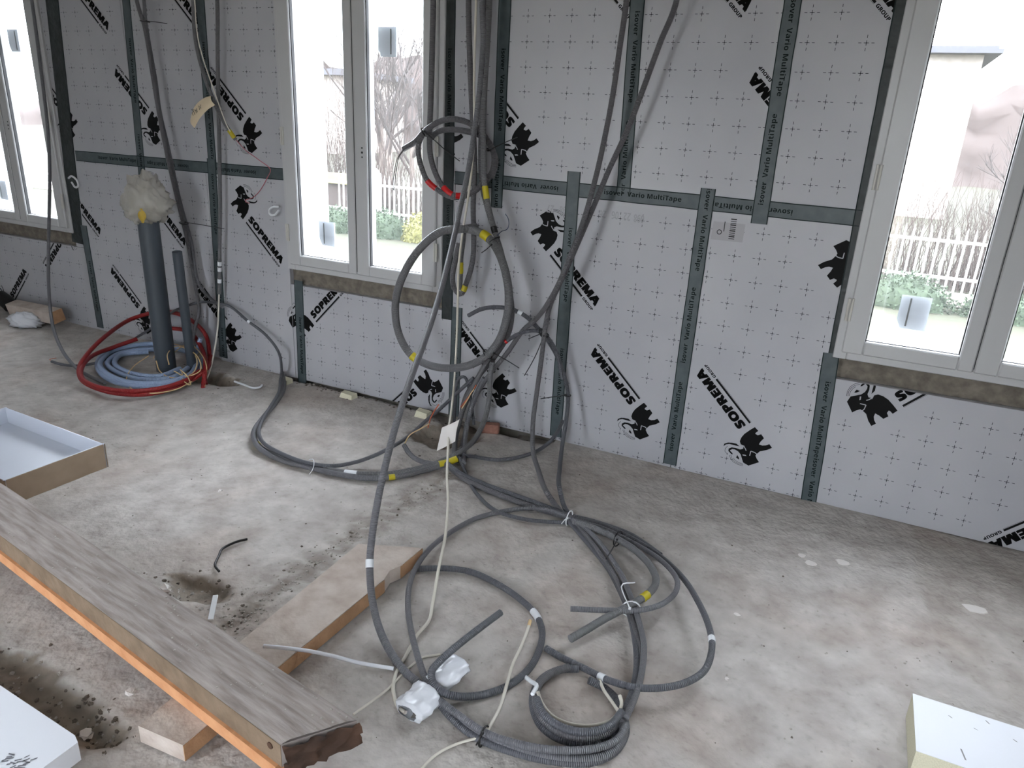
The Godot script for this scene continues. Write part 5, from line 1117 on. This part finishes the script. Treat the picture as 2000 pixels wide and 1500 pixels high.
	zip_tie("white cable tie at the floor hub", V(-0.831, 0.03, 0.725), V(-0.738, 0.02, 0.695) - V(-0.964, 0.02, 0.681), 0.03, [V(-0.818, 0.065, 0.786), V(-0.819, 0.07, 0.814), V(-0.824, 0.06, 0.832)], M.white_band)
	zip_tie("black cable tie on the right hand loops", V(-0.611, 0.04, 0.787), V(-0.501, 0.02, 0.798) - V(-0.745, 0.02, 0.735), 0.03, [V(-0.597, 0.075, 0.852), V(-0.591, 0.08, 0.912), V(-0.593, 0.07, 0.984)], M.black)
	zip_tie("white cable tie where the free ends cross", V(-0.438, 0.05, 1.184), V(0.3, 0, 1), 0.03, [V(-0.433, 0.085, 1.229), V(-0.487, 0.1, 1.143), V(-0.447, 0.12, 1.14)], M.white_band)
	# plastic wrap with a cable end inside
	for w in [[V(-0.82, 0.03, 1.751), V(-0.804, 0.03, 1.633), 0.035, "upper twist of white plastic wrap under the conduits"], [V(-0.832, 0.03, 1.866), V(-0.818, 0.03, 1.772), 0.042, "lower folded end of white plastic wrap under the conduits"]]:
		var a: Vector3 = w[0]; var b: Vector3 = w[1]; var rr: float = w[2]
		var ax := (b - a).normalized(); var sd := ax.cross(Vector3.UP).normalized()
		var s := Shape.new()
		s.grid(28, 18, func(u: float, t: float) -> Vector3:
			var th := u * TAU
			var k := absf(n2.get_noise_3d(cos(th) * 70, sin(th) * 70, t * 90 + rr * 900))
			var r: float = rr * (0.8 + 0.5 * k) * (1.0 if t > 0.03 and t < 0.97 else 0.7)
			return a.lerp(b, t) + sd * cos(th) * r * 1.15 + Vector3.UP * sin(th) * r * 0.72)
		var o := obj("plastic_wrap", s, M.wrap)
		tag(o, w[3], "plastic wrap")

# ---------------------------------------------------------------- timber, boards and boxes
func prism_from_top(s: Shape, top: Array, y0: float):
	var bot := []
	for p in top: bot.append(V(p.x, y0, p.z))
	s.loft(bot, top)

func build_timber():
	# board lying on the floor under the beam
	var bd := thing("floor_board", "short dusty plank lying under the long beam, splintered at one end", "plank")
	var h := 0.055
	var a := V(-1.228, 0.055, 2.227); var b := V(-1.194, 0.055, 1.226); var c := V(-1.403, 0.055, 1.317); var d := V(-1.368, 0.055, 2.237)
	var s := Shape.new()
	var m1 := b.lerp(a, 0.13); var m2 := b.lerp(a, 0.17) + (d - a) * 0.10; var m3 := b.lerp(a, 0.22)
	prism_from_top(s, [a, m3, c.lerp(d, 0.2), d], 0.004)
	prism_from_top(s, [m3, m2, c.lerp(d, 0.10), c.lerp(d, 0.2)], 0.004)
	prism_from_top(s, [m2, m1, b, c, c.lerp(d, 0.10)], 0.004)
	obj("plank_body", s, M.wood_board, bd)
	var e := Shape.new()
	var off := (a - d).normalized() * 0.002
	e.loft([a + off - V(0, 0.05, 0), m3 + off - V(0, 0.05, 0), m3 - V(0, 0.05, 0), a - V(0, 0.05, 0)], [a + off - V(0, 0.003, 0), m3 + off - V(0, 0.003, 0), m3 - V(0, 0.003, 0), a - V(0, 0.003, 0)])
	e.loft([m1 + off - V(0, 0.05, 0), b + off - V(0, 0.05, 0), b - V(0, 0.05, 0), m1 - V(0, 0.05, 0)], [m1 + off - V(0, 0.003, 0), b + off - V(0, 0.003, 0), b - V(0, 0.003, 0), m1 - V(0, 0.003, 0)])
	obj("sawn_edge", e, M.wood_edge, bd)
	# long beam: two boards nailed together
	var bm := thing("timber_beam", "long dirty timber beam with orange sawn lower edge and rotten end", "beam")
	var nr := V(-0.953, 0.165, 2.188); var fr := V(-0.848, 0.165, 2.051); var nl := V(-2.314, 0.165, 1.979)
	var ax := (nl - nr).normalized()
	var wd := (fr - nr) - ax * (fr - nr).dot(ax)
	var nl2 := nr + ax * 3.0
	var up := Shape.new()
	var dn := V(0, -0.072, 0)
	# dished, uneven top
	var segs := 40
	up.grid(segs, 8, func(u: float, t: float) -> Vector3:
		var p := nr.lerp(nl2, u) + wd * t + ax * (fr - nr).dot(ax) * t * (1.0 - u)
		return p + V(0, 0.004 * n2.get_noise_2d(u * 900, t * 200) - (0.006 if t < 0.01 or t > 0.99 else 0.0), 0))
	up.loft([nr + dn, nl2 + dn, nl2 + wd + dn, fr + dn], [nr - V(0, 0.007, 0), nl2 - V(0, 0.007, 0), nl2 + wd - V(0, 0.007, 0), fr - V(0, 0.007, 0)])
	obj("weathered_top", up, M.wood_old, bm)
	var sd := Shape.new()
	var o1 := -wd.normalized() * 0.0015
	sd.loft([nr + o1 + dn, nl2 + o1 + dn, nl2 + dn, nr + dn], [nr + o1 - V(0, 0.008, 0), nl2 + o1 - V(0, 0.008, 0), nl2 - V(0, 0.008, 0), nr - V(0, 0.008, 0)])
	obj("dirty_side", sd, M.wood_side, bm)
	var lo := Shape.new()
	var o2 := -wd.normalized() * 0.010
	var d1 := V(0, -0.072, 0); var d2 := V(0, -0.109, 0)
	var nrl := nr + ax * 0.012
	lo.loft([nrl + o2 + d2, nl2 + o2 + d2, nl2 + wd + d2, nrl + wd + d2], [nrl + o2 + d1, nl2 + o2 + d1, nl2 + wd + d1, nrl + wd + d1])
	obj("sawn_lower_board", lo, M.wood_fresh, bm)
	var en := Shape.new()
	en.grid(14, 8, func(u: float, t: float) -> Vector3:
		var p := (nr - V(0, 0.008, 0)).lerp(fr - V(0, 0.008, 0), u)
		return p + V(0, -0.085 * t * (1.0 - 0.25 * u), 0) - ax * (0.004 + 0.03 * absf(n2.get_noise_2d(u * 800, t * 500))))
	obj("rotten_end", en, M.wood_rot, bm)
	var ka := Shape.new(); var kp := nr.lerp(nl2, 0.012) + o1 - V(0, 0.03, 0)
	ka.tube([kp, kp + o1 * 1.5], 0.009, 12)
	obj("knot", ka, M.wood_rot, bm)
	# open tray at the left
	var bx := thing("open_tray", "open white lined tray with brown outer sides at the left edge", "tray")
	var t0 := V(-2.745, 0.11, 1.3); var t1 := V(-3.476, 0.11, 1.269); var t2 := V(-2.761, 0.11, 1.723)
	var u1 := (t1 - t0); var u2 := (t2 - t0).normalized() * 0.41
	u1 = u1.normalized() * (u1.length() + 0.0)
	var wall_of := func(p: Vector3, q: Vector3, inn: Vector3, th: float) -> Shape:
		var ss := Shape.new()
		var i2 := inn.normalized() * th
		ss.loft([V(p.x, 0.0, p.z), V(q.x, 0.0, q.z), V(q.x, 0.0, q.z) + i2, V(p.x, 0.0, p.z) + i2], [p, q, q + i2, p + i2])
		return ss
	for w in [[t0, t0 + u2, u1, "near_side"], [t0, t0 + u1, u2, "far_side"], [t0 + u1, t0 + u1 + u2, -u1, "left_side"], [t0 + u2, t0 + u1 + u2, -u2, "end_side"]]:
		var ss: Shape = wall_of.call(w[0], w[1], w[2], 0.004)
		obj(w[3], ss, M.card, bx)
		var k2: Vector3 = w[2].normalized() * 0.0042
		var li: Shape = wall_of.call(w[0] + k2 + V(0, 0.0015, 0), w[1] + k2 + V(0, 0.0015, 0), w[2], 0.004)
		obj("white_lining", li, M.melamine, bx)
	var bt := Shape.new()
	var b0 := V(t0.x, 0.036, t0.z) + u1.normalized() * 0.005 + u2.normalized() * 0.005
	var b1 := u1 - u1.normalized() * 0.01; var b2 := u2 - u2.normalized() * 0.01
	prism_from_top(bt, [b0, b0 + b1, b0 + b1 + b2, b0 + b2], 0.02)
	obj("bottom", bt, M.melamine, bx)
	# white board bottom left
	var wb := thing("white_board", "white coated board with chipped corner at the lower left corner", "board")
	var ws := Shape.new()
	var p0 := V(-1.782, 0.06, 2.316); var p1 := V(-1.468, 0.06, 2.33); var p2 := V(-1.443, 0.06, 2.34); var p3 := V(-1.444, 0.06, 2.423)
	var back := (p0 - p1); var side := (p3 - p2)
	prism_from_top(ws, [p0 + back * 2.0, p1, p2, p3 + side * 1.5, p3 + side * 1.5 + back * 3.0], 0.006)
	obj("coated_sheet", ws, M.white_board, wb)
	var sm := Shape.new()
	sm.color = Color(0.16, 0.16, 0.18)
	for k in 26:
		var q: Vector3 = V(-1.505, 0.061, 2.441) + V(rng.randfn() * 0.022, 0, rng.randfn() * 0.016)
		var dd := V(rng.randf_range(0.004, 0.016), 0, -rng.randf_range(0.002, 0.012))
		sm.quad(q, q + dd, q + dd + V(0.002, 0, 0.003), q + V(0.002, 0, 0.003), Vector3.UP)
	obj("scuff_mark", sm, M.paint, wb)
	# insulation block bottom right
	var ib := thing("insulation_block", "white faced insulation block with yellowish foam sides at the lower right", "block")
	var hh := 0.085
	var q0 := V(0.355, 0.085, 1.203); var q1 := V(0.611, 0.085, 1.203); var q2 := V(0.356, 0.085, 1.424)
	var r1 := (q1 - q0).normalized() * 0.62; var r2 := (q2 - q0).normalized() * 0.215
	var fs := Shape.new()
	prism_from_top(fs, [q0, q0 + r1, q0 + r1 + r2, q0 + r2], 0.004)
	obj("foam_core", fs, M.foam, ib)
	var tp := Shape.new()
	var lift := V(0, 0.0015, 0)
	tp.loft([q0, q0 + r1, q0 + r1 + r2, q0 + r2], [q0 + lift, q0 + r1 + lift, q0 + r1 + r2 + lift, q0 + r2 + lift])
	obj("white_facing", tp, M.white_board, ib)
	var sc := Shape.new()
	sc.color = Color(0.2, 0.2, 0.2)
	for k in [[0.13, 0.20, 0.03], [0.27, 0.07, 0.045], [0.16, 0.72, 0.16], [0.36, 0.25, 0.03], [0.5, 0.2, 0.03], [0.22, 0.28, 0.02]]:
		var g: Vector3 = q0 + r1 * k[0] + r2 * k[1] + lift * 1.2
		var dd: Vector3 = r2 * k[2] + r1 * 0.012
		sc.quad(g, g + dd, g + dd + r1 * 0.006, g + r1 * 0.006, Vector3.UP)
	obj("cut_mark", sc, M.paint, ib)

func build_debris():
	# crumbs nobody could count
	var cr := Shape.new(); var cd := Shape.new()
	for k in 900:
		var x := rng.randf_range(-3.6, 0.9); var z := rng.randf_range(0.02, 2.4)
		rock(cr if rng.randf() < 0.9 else cd, V(x, floor_y(x, z) - 0.001, z), rng.randf_range(0.0015, 0.005))
	for k in 900:
		var seg := rng.randi_range(0, RUBBLE.size() - 2)
		var p: Vector2 = RUBBLE[seg].lerp(RUBBLE[seg + 1], rng.randf()) + Vector2(rng.randfn(), rng.randfn()) * 0.035
		rock(cr if rng.randf() < 0.82 else cd, V(p.x, floor_y(p.x, p.y) - 0.002, p.y), rng.randf_range(0.0015, 0.006))
	for pit in PITS:
		for k in 55:
			var p: Vector2 = pit[0] + Vector2(rng.randfn() * pit[1], rng.randfn() * pit[2]) * 0.7
			rock(cr if rng.randf() < 0.35 else cd, V(p.x, floor_y(p.x, p.y) - 0.003, p.y), rng.randf_range(0.002, 0.009))
	for k in 420:
		var x := rng.randf_range(-2.85, -1.2); var z := 0.012 + absf(rng.randfn()) * 0.03
		rock(cr if rng.randf() < 0.3 else cd, V(x, floor_y(x, z) - 0.002, z), rng.randf_range(0.002, 0.009))
	var bo := Shape.new()
	for k in 260:
		var q := V(-0.954, 0.163, 2.187).lerp(V(-2.317, 0.163, 1.978), rng.randf()) + (V(-0.849, 0.163, 2.05) - V(-0.954, 0.163, 2.187)) * rng.randf_range(0.08, 0.92)
		rock(bo, q, rng.randf_range(0.0012, 0.0045))
	var bc := obj("beam_crumbs", bo, M.rubble); tag(bc, "pale mortar crumbs lying on top of the long beam", "rubble"); bc.set_meta("kind", "stuff")
	var co := obj("floor_crumbs", cr, M.rubble); tag(co, "grey mortar crumbs strewn over the floor", "rubble"); co.set_meta("kind", "stuff")
	var cq := obj("dark_crumbs", cd, M.rubble_dark); tag(cq, "dark crumbs of rubble along the cracks and holes", "rubble"); cq.set_meta("kind", "stuff")
	# foam wedges along the wall foot
	for f in [[V(-2.41, 0, 0.083), 0.05, 0.03, "cream foam wedge at the wall foot left of the hub"], [V(-1.914, 0, 0.092), 0.045, 0.035, "cream foam wedge at the wall foot under the printed elephant"], [V(-2.845, 0, 0.091), 0.03, 0.03, "small white chip beside the tape foot"]]:
		var s := Shape.new()
		var p: Vector3 = f[0]
		var w: float = f[1]; var hh: float = f[2]
		s.loft([p + V(-w, 0, -0.02), p + V(w, 0, -0.02), p + V(w * 0.9, 0, 0.03), p + V(-w * 0.8, 0, 0.03)], [p + V(-w * 0.8, hh, -0.02), p + V(w * 0.9, hh * 0.9, -0.02), p + V(w * 0.8, hh * 0.8, 0.02), p + V(-w * 0.6, hh, 0.022)])
		var o := obj("foam_wedge", s, M.foam); tag(o, f[3], "foam scrap")
	var bs := Shape.new()
	bs.box(Transform3D(Basis(Vector3.UP, 0.35), V(-1.517, 0.02, 0.08)), V(0.09, 0.05, 0.05), 0.006)
	tag(obj("brick_piece", bs, M.brick), "piece of pinkish brick in the wall hole", "brick")
	# white right-angled strip near the hole
	cable("white_strip", "bent white plastic strip by the floor hole", "strip", [V(-3.089, 0.008, 0.248), V(-2.999, 0.008, 0.26), V(-2.921, 0.008, 0.269), V(-2.905, 0.008, 0.239), V(-2.919, 0.008, 0.208)], 0.006, M.white_band)
	# black strap, white stick, chips
	var bl := Shape.new()
	var bp := smooth([V(-1.809, 0.012, 1.44), V(-1.826, 0.014, 1.474), V(-1.837, 0.012, 1.53), V(-1.815, 0.012, 1.566), V(-1.782, 0.012, 1.615), V(-1.745, 0.01, 1.632)], 0.012)
	bl.tube(bp, 0.0045, 6)
	tag(obj("black_strap", bl, M.black), "kinked black plastic strap on the floor", "strap")
	var ss := Shape.new()
	var s0 := V(-1.656, 0.008, 1.731); var s1 := V(-1.576, 0.008, 1.826)
	ss.box(Transform3D(Basis.looking_at((s1 - s0).normalized(), Vector3.UP), (s0 + s1) * 0.5), V(0.016, 0.006, s0.distance_to(s1)), 0.001)
	tag(obj("white_stick", ss, M.white_band), "short flat white plastic stick beside the beam", "stick")
	var chips := [[Vector2(-1.824, 1.779), 0.035, "white plaster lump beside the rubble hole"], [Vector2(-1.782, 1.774), 0.022, "smaller white plaster lump beside the rubble hole"], [Vector2(-2.173, 1.223), 0.018, "white chip on the bright floor left of the conduit"], [Vector2(-1.816, 1.746), 0.016, "pale chip by the rubble"], [Vector2(-1.536, 2.135), 0.028, "pale stone beyond the beam at lower left"], [Vector2(-1.536, 2.267), 0.035, "pale stone at the corner of the white board"], [Vector2(-2.693, 1.669), 0.02, "white crumb at the tray foot"], [Vector2(0.058, 0.517), 0.02, "white plaster splash on the right floor"], [Vector2(0.161, 0.457), 0.02, "second white plaster splash on the right floor"], [Vector2(0.586, 0.522), 0.03, "white plaster splash near the right wall foot"], [Vector2(0.018, 0.481), 0.014, "small white plaster splash beside the larger ones"], [Vector2(-0.137, 0.968), 0.010, "tiny white plaster splash right of the conduit loops"], [Vector2(0.418, 1.102), 0.012, "tiny white plaster splash behind the insulation block"], [Vector2(-0.112, 1.288), 0.014, "white crumb right of the conduit loops"]]
	for c in chips:
		var s := Shape.new()
		var r := float(c[1])
		var r0: Vector2 = c[0]
		var y := floor_y(r0.x, r0.y)
		if String(c[2]).contains("splash"):
			var ring := []; var low := []
			for k in 9:
				var e := Vector2.from_angle(TAU * k / 9.0) * r * rng.randf_range(0.7, 1.2)
				low.append(V(r0.x + e.x * 1.3, y - 0.004, r0.y + e.y)); ring.append(V(r0.x + e.x * 1.15, y + 0.0022, r0.y + e.y * 0.88))
			s.loft(low, ring)
		else: rock(s, V(r0.x, y, r0.y), r * 0.55)
		tag(obj("plaster_chip", s, M.card_white), c[2], "chip", "white plaster chips on the floor")
	# far left: offcut of wood and crumpled film at the wall
	var ow := thing("wood_offcut", "short wooden offcut lying against the wall under left window", "offcut")
	var os := Shape.new()
	var o0 := V(-5.272, 0.093, 0.14); var o1 := V(-4.788, 0.103, 0.14)
	os.box(Transform3D(Basis.looking_at((o1 - o0).normalized(), V(0, 1, 0.2)), (o0 + o1) * 0.5), V(0.09, 0.085, o0.distance_to(o1)), 0.004)
	obj("plank_body", os, M.wood_board, ow)
	var oe := Shape.new()
	oe.box(Transform3D(Basis.looking_at((o1 - o0).normalized(), V(0, 1, 0.2)), o1), V(0.088, 0.083, 0.004), 0.001)
	obj("sawn_end", oe, M.wood_edge, ow)
	var bt := Shape.new()
	bt.tube([V(-5.479, 0.129, 0.1), V(-5.405, 0.103, 0.1), V(-5.365, 0.079, 0.1)], 0.05, 14)
	tag(obj("black_tub", bt, M.black), "black rounded tub behind the wooden offcut", "tub")
	for fm in [[V(-5.036, 0.05, 0.21), 0.16, 0.06, 0.09, "grey crumpled film heap in front of wooden offcut", "wrap"], [V(-4.969, 0.05, 0.162), 0.05, 0.03, 0.04, "white tape scrap on the crumpled film heap", "white_band"]]:
		var s := Shape.new()
		var q: Vector3 = fm[0]
		s.grid(26, 16, func(a: float, t: float) -> Vector3:
			var th := a * TAU; var ph := t * PI
			var d := V(sin(ph) * cos(th), cos(ph), sin(ph) * sin(th))
			var k := 0.75 + 0.6 * absf(n2.get_noise_3d(d.x * 150 + q.x * 80, d.y * 150, d.z * 150))
			return q + V(d.x * fm[1], maxf(d.y, -0.6) * fm[2], d.z * fm[3]) * k)
		tag(obj("crumpled_film", s, M[fm[5]]), fm[4], "plastic film")
